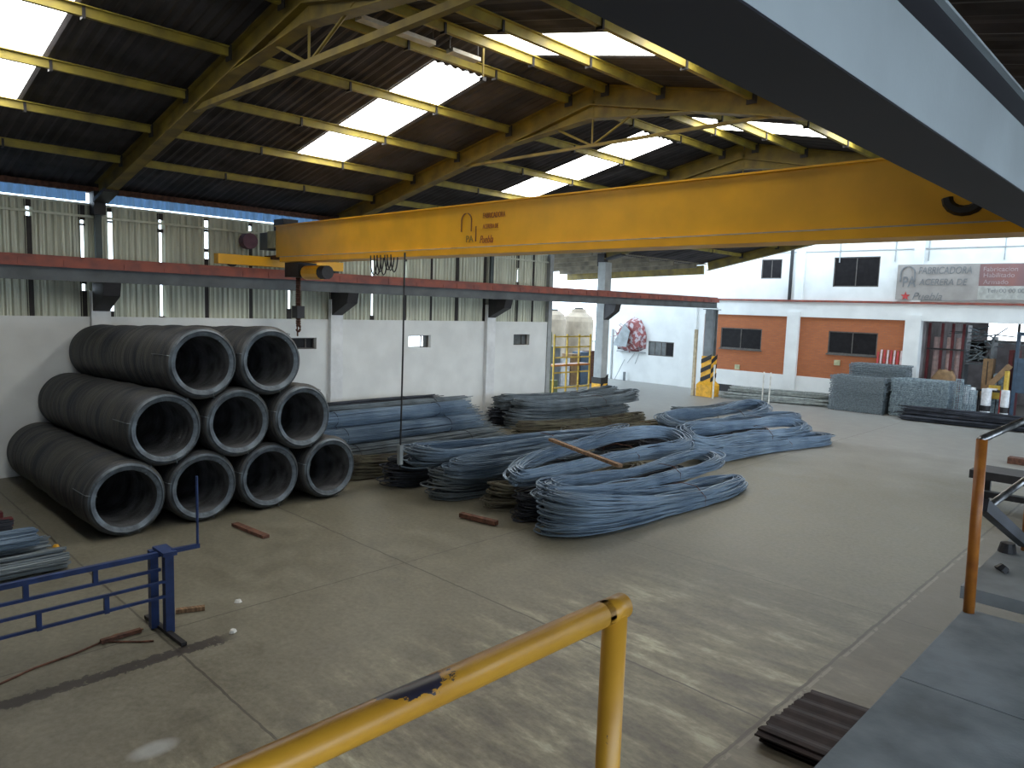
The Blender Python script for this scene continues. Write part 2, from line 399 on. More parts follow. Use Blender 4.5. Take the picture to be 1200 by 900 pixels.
# wall behind the camera and to the right of the platform
struct(MB().box(-18.6, 3.2, -9.2, -9, 0, 9), 'wall_back', 'dark_wall')
mb = MB(); mb.box(3.2, 3.4, -9, -6, 0, 4.5); mb.box(3.2, 3.4, 6, 11, 0, 4.5); mb.box(3.2, 3.4, -6, 6, 0, 2.7); mb.box(3.2, 3.4, 11, 32, 0, .6); mb.box(3.2, 3.4, -9, 11, 4.5, 6.4); mb.box(3.2, 3.4, 11, 32, 5.0, 6.4)  # unseen wall, its openings shaped to let daylight onto the foreground
for a in np.arange(-9, 32, 6.2): mb.box(3.2, 3.4, a, a + .5, .6, 5.0)
struct(mb, 'wall_right', 'dark_wall')

# far building front
mb = MB()
def fw(x0, x1, z0, z1, d=0.0, t=.25, m=mb): m.box(x0, x1, FYW - d, FYW + t, z0, z1)
mb = MB()
win_low = [(FY(845, 385, FYW)[0], FY(893, 385, FYW)[0], 2.25, 3.30), (FY(971, 390, FYW)[0], FY(1029, 390, FYW)[0], 2.33, 3.36)]
win_up = [(FY(893, 305, FYW)[0], FY(917, 305, FYW)[0], 5.78, 6.72), (FY(978, 303, FYW)[0], FY(1032, 303, FYW)[0], 5.40, 6.74)]
wl = [(-25.2, -24.3, 1.75, 2.45), (FY(760, 400, FYW)[0], FY(790, 400, FYW)[0], 1.55, 2.35)]
def wall_with_holes(mb, x0, x1, z0, z1, hs, yf, yb):
    x = x0
    for (a, b, c, d) in sorted(hs):
        mb.box(x, a, yf, yb, z0, z1); mb.box(a, b, yf, yb, z0, c); mb.box(a, b, yf, yb, d, z1); x = b
    mb.box(x, x1, yf, yb, z0, z1)
wall_with_holes(mb, -26.2, -21.0, 0, 4.7, wl, FYW, FYW + .3)
mb.box(-21.0, -19.65, FYW, FYW + .3, 0, 4.7)
mb.box(-21.0, -20.1, FYW - .12, FYW, 0, 4.7); mb.box(-19.95, -19.65, FYW - .05, FYW, 0, 4.1)
mb.box(-19.65, -9.9, FYW - .04, FYW + .3, .38, 1.15); mb.box(-19.65, -2, FYW - .06, FYW + .3, 3.97, 4.7)
x = [FY(a, 400, FYW)[0] for a in (922, 936, 1060, 1078)]
mb.box(x[0], x[1], FYW - .16, FYW + .3, .3, 4.2); mb.box(x[2], x[3], FYW - .16, FYW + .3, 0, 4.2)
wall_with_holes(mb, -26.2, 3, 4.7, 10.5, win_up, FYW, FYW + .3)
for px in (940, 1078): X = FY(px, 300, FYW)[0]; mb.box(X - .2, X + .2, FYW - .10, FYW, 4.75, 10.5)
wall_far = struct(mb, 'wall_far', 'white_wall')
mb = MB(); wall_with_holes(mb, -19.65, x[2] + .05, 1.15, 3.97, win_low, FYW + .02, FYW + .25)
mb.build('brick_panel', 'brick_wall', wall_far)
MB().box(-19.65, -9.9, FYW + .1, FYW + .3, 0, .38).build('base_recess', 'black', wall_far)
MB().box(-21, -2, FYW - .14, FYW, 4.68, 4.77).build('ledge', 'rail_red', wall_far)
X = FY(928, 300, FYW)[0]
struct(MB().box(X - .02, X + .1, FYW - .1, FYW, 4.77, 9), 'trim_1', 'black')
mb = MB(); mb.box(-16, -2, FYW - .03, FYW, 7.0, 7.04)
for px in (985, 1050, 1089, 1178): X = FY(px, 295, FYW)[0]; mb.box(X - .02, X + .02, FYW - .04, FYW, 6.5, 10)
struct(mb, 'trim_2', 'grey_white')
k = 4
for i, (a, b, c, d) in enumerate(win_low + win_up + wl):
    fr = MB(); t = .05
    for q in ((a, b, c, c + t), (a, b, d - t, d), (a, a + t, c, d), (b - t, b, c, d)): fr.box(q[0], q[1], FYW + .04, FYW + .10, q[2], q[3])
    for s_ in ((.5,) if i != 5 else (.25, .5, .68)): fr.box(a + (b - a) * s_ - .02, a + (b - a) * s_ + .02, FYW + .04, FYW + .10, c, d)
    if i < 2: fr.box(a - .05, b + .05, FYW - .05, FYW + .1, c - .06, c)
    wo = struct(fr, 'window_%d' % k, 'window_frame'); k += 1
    if i == 5:
        MB().box(a, a + (b - a) * .68, FYW + .06, FYW + .08, c, d).build('pane', 'glass_grey', wo); MB().box(a + (b - a) * .68, b, FYW + .06, FYW + .08, c, d).build('pane', 'glass_dark', wo)
    else: MB().box(a, b, FYW + .06, FYW + .08, c, d).build('pane', 'glass_dark', wo)
# room seen through the far opening
mb = MB(); mb.box(-9.6, -9.4, FYW + .3, 43, 0, 4.6); mb.box(-9.6, 3, 43, 43.2, 0, 3.05); mb.box(-9.6, -8.6, 43, 43.2, 2, 4.6); mb.box(-9.6, 3, 43, 43.2, 4.0, 4.6)
mb.box(3, 3.2, FYW, 43, 0, 4.6); mb.box(-9.6, 3.2, FYW + .3, 43.2, 4.6, 4.7)
struct(mb, 'wall_storeroom', 'interior')
wo = struct(MB().box(-7.35, -7.25, 42.95, 43.1, 3.05, 4).box(-5.4, -5.3, 42.95, 43.1, 3.05, 4).box(-8.6, 3, 42.95, 43.1, 3.05, 3.12), 'window_10', 'window_frame'); MB().box(-8.6, 3, 43.05, 43.08, 3.05, 4).build('pane', 'window_lit', wo)

# ------------------------------------------------------------------ roof
SK_Y = [(2.0, 3.1), (8.25, 9.4), (14.5, 15.75), (20.7, 21.9), (26.9, 28.1)]  # two farthest strips are unseen, added for their light
def roof_side(left):
    mb = MB(); xs = np.arange(0, 9.61, .4)
    def P(u, y, o=.42):   # u: distance from ridge
        X = -9.2 - u if left else -9.2 + u
        return (X, y, zb(X) + o)
    lo, hi = (.95, 5.6) if left else (.05, 5.0)
    ys = [-9.0]
    for a, b in SK_Y: ys += [a, b]
    ys.append(32.0)
    panes = []
    def patch(y0, y1, u0, u1):
        k = int(round((y1 - y0) / .055)); yy = np.linspace(y0, y1, max(2, k)); v = []; f = []
        for i, q in enumerate(yy):
            o = .42 + .022 * math.sin(q * 2 * PI / .19)
            for u in (u0, u1): v.append(P(u, q, o))
            for u in (u0, u1): v.append(P(u, q, o + .02))
        n_ = len(yy)
        for i in range(n_ - 1):
            a = 4 * i; f += [(a, a + 1, a + 5, a + 4), (a + 2, a + 6, a + 7, a + 3)]
        f += [(0, 2, 3, 1), (4 * n_ - 4, 4 * n_ - 3, 4 * n_ - 1, 4 * n_ - 2)]
        for i in range(n_ - 1):
            a = 4 * i; f += [(a, a + 4, a + 6, a + 2), (a + 1, a + 3, a + 7, a + 5)]
        return v, f
    for i in range(len(ys) - 1):
        if i % 2 == 0: mb.add(*patch(ys[i], ys[i + 1], 0, 9.55 if left else 12.6))
        else:
            mb.add(*patch(ys[i], ys[i + 1], 0, lo)); mb.add(*patch(ys[i], ys[i + 1], hi, 9.55 if left else 12.6))
            panes.append(patch(ys[i], ys[i + 1], lo, hi))
    return mb, panes
k = 11
for left in (True, False):
    mb, panes = roof_side(left)
    ce = struct(mb, 'ceiling', 'roof_sheet')
    for p in panes:
        struct(MB().add(*p), 'window_%d' % k, 'skylight'); k += 1
struct(MB().bar((-9.2, -9, zb(-9.2) + .50), (-9.2, 32, zb(-9.2) + .50), .5, .03), 'trim_3', 'roof_sheet')

bayname = ['', 'bay left of the first rafter', 'first full bay in view', 'second full bay', 'third full bay', 'bay at the far gable', '']
places = ['behind the viewer', 'nearest the viewer', 'first in full view, over the coil stack', 'second in view, above the crane girder', 'third in view, beyond the crane', 'fourth in view, near the open side bay', 'last one, at the far gable']
for i, Y in enumerate(BAYS):
    if i == 0: continue
    t = T('roof_rafter', 'yellow steel roof rafter frame, ' + places[i], 'rafter', (-9.2, Y, 6.0), 'steel rafter frames')
    for sgn, nm in ((-1, 'l'), (1, 'r')):
        mb = MB()
        def R(u): X = -9.2 + sgn * u; return np.array([X, Y, zb(X)])
        L_ = 8.95 if sgn < 0 else 12
        a, b = R(0), R(L_); up = np.array([0, 0, 1.])
        mb.bar(a + up * .19, b + up * .19, .02, .36); mb.bar(a + up * .38, b + up * .38, .20, .025); mb.bar(a + up * .01, b + up * .01, .24, .025)
        # deep haunches at ridge and eave
        h = R(2.2); v = [a - up * .25, h, a + up * .0]; v = [(q + np.array([0, dy, 0])) for dy in (-.01, .01) for q in v]
        mb.add(v, [(0, 1, 2), (5, 4, 3), (0, 3, 4, 1), (1, 4, 5, 2), (2, 5, 3, 0)]); mb.bar(a - up * .25, h, .22, .02)
        t.part(mb, 'rafter_leg', 'yellow_beam')
    X0, X1 = -13.0, -5.4
    t.part(MB().bar((X0, Y, zb(X0) + .05), (X1, Y, zb(X1) + .05), .10 if i < 3 else .06, .09 if i < 3 else .055), 'tie_bar', 'yellow_beam')
    if i < 5:
        t.part(MB().tube([(-9.2, Y, zb(X0) + .05), (-9.2, Y, zb(-9.2))], .018, 6).tube([(-9.2, Y, zb(X0) + .05), (-10.3, Y, zb(-10.3))], .025, 6).tube([(-9.2, Y, zb(X0) + .05), (-8.1, Y, zb(-8.1))], .025, 6), 'hanger', 'yellow_beam')
    if i == 6: continue
    pc = MB().bar((WX + .35, Y - .02, zb(WX + .3) - .02), (WX + 1.1, Y - .02, zb(WX + 1.1) - .02), .3, .08); pc.box(WX - .1, WX + .25, Y - .12, Y + .12, 5.75, 6.25)
    t.part(pc, 'knee_plate', 'dark_metal')
PU = [.55, 2.2, 3.87, 5.5, 7.2]
ordn = ['lowest', 'second from the eave', 'third from the eave', 'fourth from the eave', 'topmost']
for side, sgn in (('left', -1), ('right', 1)):
    for j, u in enumerate(PU if sgn < 0 else [.35, 1.6, 3.35, 5.1]):
        X = -9.2 + sgn * u
        for i in range(len(BAYS) - 1):
            y0, y1 = BAYS[i] + .12, BAYS[i + 1] - .12
            z = zb(X) + .29
            mb = MB()
            if i >= 1:
                mb.bar((X, y0, z + .02), (X, y1, z + .02), .02, .14); mb.box(X - .06, X, y0, y1, z - .05, z - .035); mb.box(X, X + .06, y0, y1, z + .075, z + .09)
                tg = T('roof_purlin', 'yellow roof purlin, %s slope, %s, %s' % (side, ['topmost', 'second below the ridge', 'third below the ridge', 'fourth below the ridge', 'lowest'][j], bayname[i]), 'purlin', (X, y0, z), '%s slope purlins' % side)
                tg.part(mb, 'purlin_channel', 'yellow_purlin')
                for q in ((y0 - .02, y0), (y1, y1 + .02)): tg.part(MB().box(X - .09, X + .09, q[0], q[1], z - .12, z + .1), 'cleat', 'dark_metal')
                for f_ in (.33, .66): yy = y0 + (y1 - y0) * f_; tg.part(MB().box(X - .075, X + .03, yy - .02, yy + .02, z - .085, z + .09), 'brace_clip', 'dark_metal')
    
# fluorescent fittings hung under the ridge
for (px, py, qx, qy, lab) in ((420, 13, 508, 3, 'white fluorescent batten under the ridge, nearest the first rafter'), (528, 20, 556, 33, 'short white batten under the ridge, between the first rafter and the skylight'),
                          (714, 128, 742, 132, 'white batten under the ridge beside the second rafter'), (874, 190, 904, 191, 'white batten hanging on a rod above the far half of the girder')):
    a = FX(px, py, -9.2); b = FX(qx, qy, -9.2); b[2] = a[2] = min((a[2] + b[2]) / 2, 8.0)
    b[1] = max(b[1], a[1] + .6)
    t = T('light_batten', lab, 'light fitting', a, 'battens under the ridge')
    t.part(MB().bar(a, b, .16, .06), 'batten_body', 'fixture'); m_ = (a + b) / 2
    t.part(MB().tube([b, (b[0], b[1], 8.45)], .01, 5).tube([a, (a[0], a[1], 8.45)], .01, 5), 'hanger_rod', 'dark_metal')
t = T('hanging_rod', 'thin dark rod hanging from the ridge above the skylights', 'rod', (-9.2, 8.5, 7.75))
t.part(MB().tube([(-9.2, 8.5, 8.35), (-9.2, 8.5, 7.75)], .018, 6), 'rod', 'yellow_beam'); t.part(MB().box(-9.24, -9.16, 8.46, 8.54, 7.7, 7.76), 'clamp', 'dark_metal')

# lean-to roof beyond the open bay
t = T('side_canopy', 'beige lean-to roof on yellow joists beyond the open side bay', 'canopy', (-22.5, 27, 5.7))
mb = MB(); mb.bar((-18.45, 26.5, 6.38), (-27, 26.5, 6.12), 11.5, .05); t.part(mb, 'roof_panel', 'canopy')
for Y in np.arange(21.2, 31.5, 2.0): t.part(MB().bar((-18.4, Y, 6.24), (-27, Y, 5.98), .08, .2), 'joist', 'canopy')
t.part(MB().bar((-18.4, 31.9, 6.08), (-27, 31.9, 5.80), .15, .42), 'edge_beam', 'yellow_beam')

# ------------------------------------------------------------------ columns of the left side
collab = {5.3: 'square white concrete column behind the top of the coil stack', 11.44: 'white concrete column between the coil stack and the lit window', 17.6: 'white concrete column between the two small right-hand windows', 23.8: 'free-standing grey concrete column with striped foot at the open bay'}
for Y in (5.3, 11.44, 17.6, 23.8):
    free = Y > 20
    t = T('wall_column', collab.get(Y, 'white concrete column beyond the left edge of the photo'), 'column', (WX, Y, 0), 'concrete wall columns')
    x0, x1 = (WX - .02, WX + .14) if not free else (-18.4, -18.0)
    mb = MB().box(x0 + .02, x1, Y - .2, Y + .2, 0, 4.05 if not free else 5.9)
    t.part(mb, 'shaft', 'white_paint' if not free else 'grey_white')
    if not free:
        t.part(MB().box(WX + .02, WX + .10, Y - .07, Y + .07, 4.05, 6.02), 'steel_post', 'beam_dark')
    # corbel carrying the crane runway
    xc = x1; v = []
    for yy in (Y - .17, Y + .17): v += [(xc, yy, 3.6), (xc, yy, 4.24), (-17.42, yy, 4.24), (-17.5, yy, 3.95)]
    t.part(MB().add(v, [(3, 2, 1, 0), (4, 5, 6, 7), (0, 1, 5, 4), (1, 2, 6, 5), (2, 3, 7, 6), (3, 0, 4, 7)]), 'corbel', 'dark_metal')
    if free:
        t.part(MB().box(x0 - .03, x1 + .03, Y - .23, Y + .23, 0, 1.0), 'striped_foot', 'hazard_yellow')
        t.part(MB().box(x0 - .04, x1 + .04, Y - .24, Y + .24, 1.0, 1.25), 'black_band', 'hazard_black')
        mb = MB()
        for z in (.05, .45, .85): v = [(x1 + .035, Y - .24, z), (x1 + .035, Y + .24, z + .35), (x1 + .035, Y + .24, z + .55), (x1 + .035, Y - .24, z + .2)]; v += [(a + .012, b, c) for a, b, c in v]; mb.add(v, [(0, 1, 2, 3), (7, 6, 5, 4), (0, 4, 5, 1), (1, 5, 6, 2), (2, 6, 7, 3), (3, 7, 4, 0)])
        t.part(mb, 'stripe', 'hazard_black')

# crane runway along the left wall
t = T('crane_runway', 'long red-topped crane runway beam along the left wall', 'runway beam', (-17.7, 10, 4.2))
t.part(MB().ibeam((-17.7, -9, 4.40), (-17.7, 32.1, 4.40), .18, .32, .03), 'beam', 'beam_mid')
t.part(MB().box(-17.83, -17.57, -9, 32.1, 4.52, 4.70).box(-17.74, -17.66, -9, 32.1, 4.70, 4.76), 'rail', 'rail_red')
mb = MB()
for Y in np.arange(-8, 32, .9): Y += random.uniform(-.3, .3); mb.box(-17.57, -17.555, Y, Y + .03, 4.53, 4.6 + random.uniform(0, .12))
t.part(mb, 'rail_clip', 'rail_red')

# far runway pillar with hazard stripes
PX, PY = -17.7, 31.7
t = T('runway_pillar', 'grey steel pillar with black and yellow striped foot under the runway end', 'pillar', (PX, PY, 0))
t.part(MB().box(PX - .2, PX + .2, PY - .24, PY - .2, 0, 4.2).box(PX - .2, PX + .2, PY + .2, PY + .24, 0, 4.2).box(PX - .1, PX + .1, PY - .2, PY + .2, 0, 4.2), 'shaft', 'beam_grey')
t.part(MB().box(PX - .3, PX + .3, PY - .32, PY + .32, 4.16, 4.2), 'cap_plate', 'beam_grey')
v = []
for z, e in ((0, .40), (.55, .40), (.75, .26), (1.95, .26)): v += [(PX - e, PY - e, z), (PX + e, PY - e, z), (PX + e, PY + e, z), (PX - e, PY + e, z)]
f = [(3, 2, 1, 0), (12, 13, 14, 15)]
for i in range(3):
    for j in range(4): f.append((4 * i + j, 4 * i + (j + 1) % 4, 4 * i + 4 + (j + 1) % 4, 4 * i + 4 + j))
t.part(MB().add(v, f), 'guard_casing', 'hazard_yellow')
mb = MB(); e = .265
for z in (.55, 1.0, 1.45):
    for (A, B) in (((PX - e, PY - e), (PX + e, PY - e)), ((PX + e, PY - e), (PX + e, PY + e))):
        nrm = np.array([B[1] - A[1], A[0] - B[0], 0]); nrm /= np.linalg.norm(nrm)
        ee = .14 if z < .7 else 0
        q = [np.array([A[0], A[1], z + .12]), np.array([B[0], B[1], z + .38]), np.array([B[0], B[1], z + .60]), np.array([A[0], A[1], z + .34])]
        q = [p + nrm * .006 for p in q] + [p + nrm * .016 for p in q]
        mb.add(q, [(0, 1, 2, 3), (7, 6, 5, 4), (0, 4, 5, 1), (1, 5, 6, 2), (2, 6, 7, 3), (3, 7, 4, 0)])
t.part(mb, 'stripe', 'hazard_black')
t = tag(MB().box(-18.35, -18.22, 31.3, 31.43, 0, 3.2).build('marker_post', 'beige_post'), 'thin beige post standing left of the striped pillar', 'post')
t = tag(MB().tube([(-17.0, 31.0, 0), (-17.0, 31.0, 1.6)], .04, 8).build('marker_post', 'pale_pole'), 'pale stake standing in front of the striped pillar', 'post')

# ------------------------------------------------------------------ runway beam above the camera's left, light blue-grey side
t = T('crane_runway', 'big blue-grey crane runway beam crossing the upper right corner', 'runway beam', (-.85, 8, 4.6))
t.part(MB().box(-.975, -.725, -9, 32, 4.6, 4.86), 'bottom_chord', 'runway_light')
t.part(MB().box(-.975, -.726, -9, 32, 4.594, 4.6), 'soffit_shade', 'runway_dark')  # thin near-black sheet stands in for shade on the underside
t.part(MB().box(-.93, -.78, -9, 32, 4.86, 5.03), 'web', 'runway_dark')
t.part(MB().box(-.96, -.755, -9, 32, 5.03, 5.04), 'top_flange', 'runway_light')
for Y in ():
    t2 = T('runway_column', 'grey steel column carrying the right runway beam, outside the photo', 'column', (.5, Y, 0), 'right runway columns')
    t2.part(MB().box(.4, .7, Y - .15, Y + .15, 0, 6.2), 'shaft', 'beam_grey'); t2.part(MB().box(-.98, .4, Y - .1, Y + .1, 4.4, 4.585), 'bracket', 'beam_grey')

# ------------------------------------------------------------------ overhead travelling crane
CY = 9.0
t = T('bridge_crane', 'yellow overhead crane girder spanning the hall', 'overhead crane', (-9, CY, 5.0))
gx0, gx1 = -17.2, -1.15
g = t.part(MB().box(gx0, gx1, CY, CY + .42, 5.05, 5.80), 'girder', 'crane_yellow')
t.part(MB().box(gx0, gx1, CY - .035, CY + .455, 5.80, 5.825), 'top_flange', 'crane_yellow', g)
t.part(MB().box(gx0 + .3, gx1, CY - .06, CY + .48, 4.92, 5.045), 'bottom_flange', 'crane_yellow_lit', g)
t.part(MB().box(gx0 + .3, gx1, CY - .062, CY - .02, 5.035, 5.05), 'weld_line', 'sign_light', g)
# end carriages
for X, nm in ((-17.7, 'l'), (-.85, 'r')):
    zt = 4.76 if nm == 'l' else 5.05
    t.part(MB().box(X - .12, X + .12, CY - 1.3, CY + 2.2, zt + .06, zt + .30), 'end_carriage', 'crane_yellow')
    for yy in (CY - .9, CY + 1.8):
        a = np.linspace(0, 2 * PI, 17)[:-1]
        t.part(MB().tube([(X - .05, yy, zt + .13), (X + .05, yy, zt + .13)], .125, 16), 'wheel', 'dark_metal')
t.part(MB().box(-17.9, -17.0, CY + .05, CY + .4, 5.0, 5.1), 'seat_plate', 'rust')
t.part(MB().box(-17.60, -17.22, CY - .02, CY + .4, 5.28, 5.70), 'control_box', 'cream', label='cream control box')
t.part(MB().box(-18.05, -17.62, CY, CY + .35, 5.25, 5.68), 'resistor_box', 'beam_grey', label='grey electrical box')
t.part(MB().tube([(-18.2, CY - .3, 5.45), (-17.95, CY - .3, 5.45)], .2, 14), 'drive_motor', 'mauve')
t.part(MB().box(-17.5, -17.0, CY + .1, CY + .5, 5.72, 6.0), 'junction_box', 'dark_metal')
mb = MB()
for i in range(7):
    X = -12.85 + i * .12 + random.uniform(-.02, .02); d = random.uniform(.28, .42); a = np.linspace(0, PI, 9)
    mb.tube([(X + .05 * math.cos(q), CY - .08 + .05 * math.cos(q), 4.97 - d * math.sin(q)) for q in a], .014, 5)
t.part(mb, 'festoon_cable', 'black')
# painted company mark and capacity figure
def gtext(s_, px, py, size, m, extrude=.003, **kw):
    p = FY(px, py, CY); return text_mesh(s_, size, 'lettering', m, g, Matrix.Translation(Vector(-t.loc)) @ facing_south(p[0], CY - .006, p[2]), extrude, **kw)
p = FY(541, 272, CY); q = FY(556, 250, CY)
mb = MB(); x0, z0 = p[0], p[2]
def arch(mb, x0, z0, w_, h, r, y):
    pts = [(x0, y, z0), (x0, y, z0 + h - w_ / 2)] + [(x0 + w_ / 2 - w_ / 2 * math.cos(a), y, z0 + h - w_ / 2 + w_ / 2 * math.sin(a)) for a in np.linspace(.2, PI - .2, 9)] + [(x0 + w_, y, z0 + h - w_ / 2), (x0 + w_, y, z0)]
    return mb.tube(pts, r, 4)
arch(mb, x0, z0, .27, .33, .014, CY - .004); t.part(mb, 'emblem', 'logo_dark', g)
gtext('PA', 546, 284, .17, 'logo_grey'); gtext('FABRICADORA', 566, 256, .135, 'logo_red', sx=.62); gtext('ACERERA DE', 566, 268, .11, 'logo_red', sx=.62); gtext('Puebla', 562, 285, .19, 'logo_red', shear=.3, sx=.7)
mb = MB(); p = FY(558, 265, CY); q = FY(557, 283, CY); mb.box(p[0] - .012, p[0] + .012, CY - .006, CY, q[2], p[2]); t.part(mb, 'painted_stroke', 'logo_dark', g)
st = [FY(px, py, CY) for px, py in ((1110, 232), (1111, 238), (1115, 243), (1121, 246), (1128, 247), (1136, 246), (1143, 243), (1149, 237))]
e0 = st[-1]; st += [e0 + np.array([.05, 0, .10]), e0 + np.array([.03, 0, .22]), e0 + np.array([-.08, 0, .29]), e0 + np.array([-.28, 0, .27]), e0 + np.array([-.26, 0, .55]), e0 + np.array([.06, 0, .55])]
t.part(MB().tube([(q[0], CY, q[2]) for q in st], .058, 6), 'painted_figure', 'black', g)
# hoist near the left end
t = T('chain_hoist', 'dark chain hoist with yellow body near the left end of the crane', 'hoist', (-16.4, CY + .2, 4.7))
t.part(MB().box(-16.75, -16.1, CY, CY + .5, 4.55, 4.9), 'trolley', 'dark_metal')
t.part(MB().tube([(-16.05, CY + .2, 4.66), (-15.35, CY + .2, 4.66)], .17, 14), 'drum', 'crane_yellow')
t.part(MB().tube([(-15.35, CY + .2, 4.66), (-15.1, CY + .2, 4.66)], .16, 12), 'motor', 'dark_metal')
mb = MB(); z = 4.55; i = 0
while z > 3.35:
    for dx in (-.06, .0, .06):
        a = np.linspace(0, 2 * PI, 9)[:-1]
        if i % 2: mb.tube([(-16.45 + dx + .03 * math.cos(q), CY + .2, z + .045 * math.sin(q)) for q in a], .018, 4, closed=True)
        else: mb.tube([(-16.45 + dx, CY + .2 + .03 * math.cos(q), z + .045 * math.sin(q)) for q in a], .018, 4, closed=True)
    z -= .055; i += 1
t.part(mb, 'chain', 'rust')
t.part(MB().box(-16.58, -16.32, CY + .1, CY + .3, 3.55, 3.85), 'hook_block', 'dark_metal')
t.part(MB().tube([(-16.45, CY + .2, 3.55), (-16.45, CY + .2, 3.4)] + [(-16.45 + .09 * math.sin(a), CY + .2, 3.31 + .09 * math.cos(a)) for a in np.linspace(0, 4.2, 10)], .028, 8), 'hook', 'rust')
t.part(MB().tube([(-16.5, CY + .2, 3.4), (-16.48, CY + .2, 3.1)], .02, 6), 'safety_line', 'rust')
# pendant control
t = T('pendant_control', 'crane push-button pendant hanging on a long black cable', 'crane control', (-11.8, CY, .75))
t.part(MB().tube([(-11.78, CY - .09, 5.0), (-11.79, CY - .09, 3.0), (-11.82, CY - .09, 1.12)], .018, 6), 'cable', 'black')
t.part(MB().box(-11.87, -11.78, CY - .13, CY - .05, .72, 1.12), 'button_box', 'bag_grey')
t.part(MB().tube([(-11.825, CY - .09, .72), (-11.825, CY - .09, .60)], .016, 6), 'cable_tail', 'black')

# ------------------------------------------------------------------ wire rod coils: rolls stacked 4-3-2
def coil_mesh(seed, rf=.635, rb=.60, rin=.475, L_=5.3):
    r_ = np.random.RandomState(seed); out = MB(); n = 72; k = 300
    xs = np.linspace(0, L_, k); v = []
    low = [r_.uniform(0, 6.28) for _ in range(6)]
    for i, x_ in enumerate(xs):
        t_ = x_ / L_; R0 = rf + (rb - rf) * t_
        R0 += .006 * math.sin(x_ * 2 * PI / .07) + .010 * math.sin(x_ * 4.7 + low[0]) * min(1, x_ * 2) + r_.uniform(-.004, .004)
        if i < 4: R0 -= (4 - i) ** 2 * .003
        ang = np.arange(n) * 2 * PI / n
        rr = R0 + .004 * np.sin(ang * 3 + low[1] + x_ * 2)
        v.append(np.stack([-x_ * np.ones(n), rr * np.cos(ang), rr * np.sin(ang)], 1))
    v = np.concatenate(v); f = [(i * n + j, (i + 1) * n + j, (i + 1) * n + (j + 1) % n, i * n + (j + 1) % n) for i in range(k - 1) for j in range(n)]
    out.add(v, f)
    inn = MB(); v = []; ki = 120
    for i, x_ in enumerate(np.linspace(.0, L_, ki)):
        R0 = rin + .005 * math.sin(i * 1.6) + r_.uniform(-.004, .004); ang = np.arange(n) * 2 * PI / n
        v.append(np.stack([-x_ * np.ones(n), R0 * np.cos(ang), R0 * np.sin(ang)], 1))
    inn.add(np.concatenate(v), [(i * n + j, i * n + (j + 1) % n, (i + 1) * n + (j + 1) % n, (i + 1) * n + j) for i in range(ki - 1) for j in range(n)])
    face = []
    for X, rr0, s_ in ((0, rf - .045, 1), (-L_, rb, -1)):
        rings = [rin, rin + .05, rin + .09, (rr0 + rin) / 2 + .02, rr0 - .03, rr0]; v = []
        for j_, R0 in enumerate(rings):
            ang = np.arange(n) * 2 * PI / n
            v.append(np.stack([X + s_ * (.05 * math.sin(PI * j_ / 5) - .0 + .006 * math.sin(j_ * 2.6)) + .004 * np.sin(ang * 9 + j_), R0 * np.cos(ang), R0 * np.sin(ang)], 1))
        f = [(i * n + j, (i + 1) * n + j, (i + 1) * n + (j + 1) % n, i * n + (j + 1) % n) for i in range(len(rings) - 1) for j in range(n)]
        if s_ < 0: f = [q[::-1] for q in f]
        face.append(MB().add(np.concatenate(v), f))
    ties = []
    for a0 in (.9, 2.9, 5.0):
        pts = [(.012, (rin - .01) * math.cos(a0), (rin - .01) * math.sin(a0)), (.014, rf * math.cos(a0), rf * math.sin(a0)), (-.08, (rf + .012) * math.cos(a0), (rf + .012) * math.sin(a0)), (-.6, (rf + .016) * math.cos(a0), (rf + .016) * math.sin(a0))]
        ties.append(MB().tube(pts, .006, 5))
    return out, inn, face, ties
s3 = math.sqrt(3); rowlab = [['foremost roll of the bottom row at the far left', 'second roll of the bottom row, behind the upright blue rod', 'third roll of the bottom row', 'last roll of the bottom row, beside the straight bars'],
    ['leftmost roll of the middle row', 'middle roll of the middle row', 'right roll of the middle row'], ['left roll of the top row', 'right roll of the top row']]
for r_ in range(3):
    for i in range(4 - r_):
        d = 1.275
        yf = 4.0 + d * (i + r_ / 2); zf = .640 + r_ * d * s3 / 2
        yb = 3.95 + 1.205 * (i + r_ / 2); zk = .605 + r_ * 1.205 * s3 / 2
        out, inn, face, ties = coil_mesh(10 * r_ + i)
        e = bpy.data.objects.new('wire_coil', None); COL.objects.link(e); e.empty_display_size = .1
        tag(e, 'dark steel wire roll, ' + rowlab[r_][i], 'wire coil', 'stacked wire rolls')
        e.location = (-12.72 + random.uniform(-.05, .05), yf, zf)
        dv = Vector((5.3, yf - yb, zf - zk)); e.rotation_euler = dv.to_track_quat('X', 'Z').to_euler()
        out.build('outer_windings', 'coil', e, True); inn.build('bore', 'coil_in', e, True); [q.build('end_face', 'coil_face', e, True) for q in face]; [q.build('binding_wire', 'steel_mid', e) for q in ties]

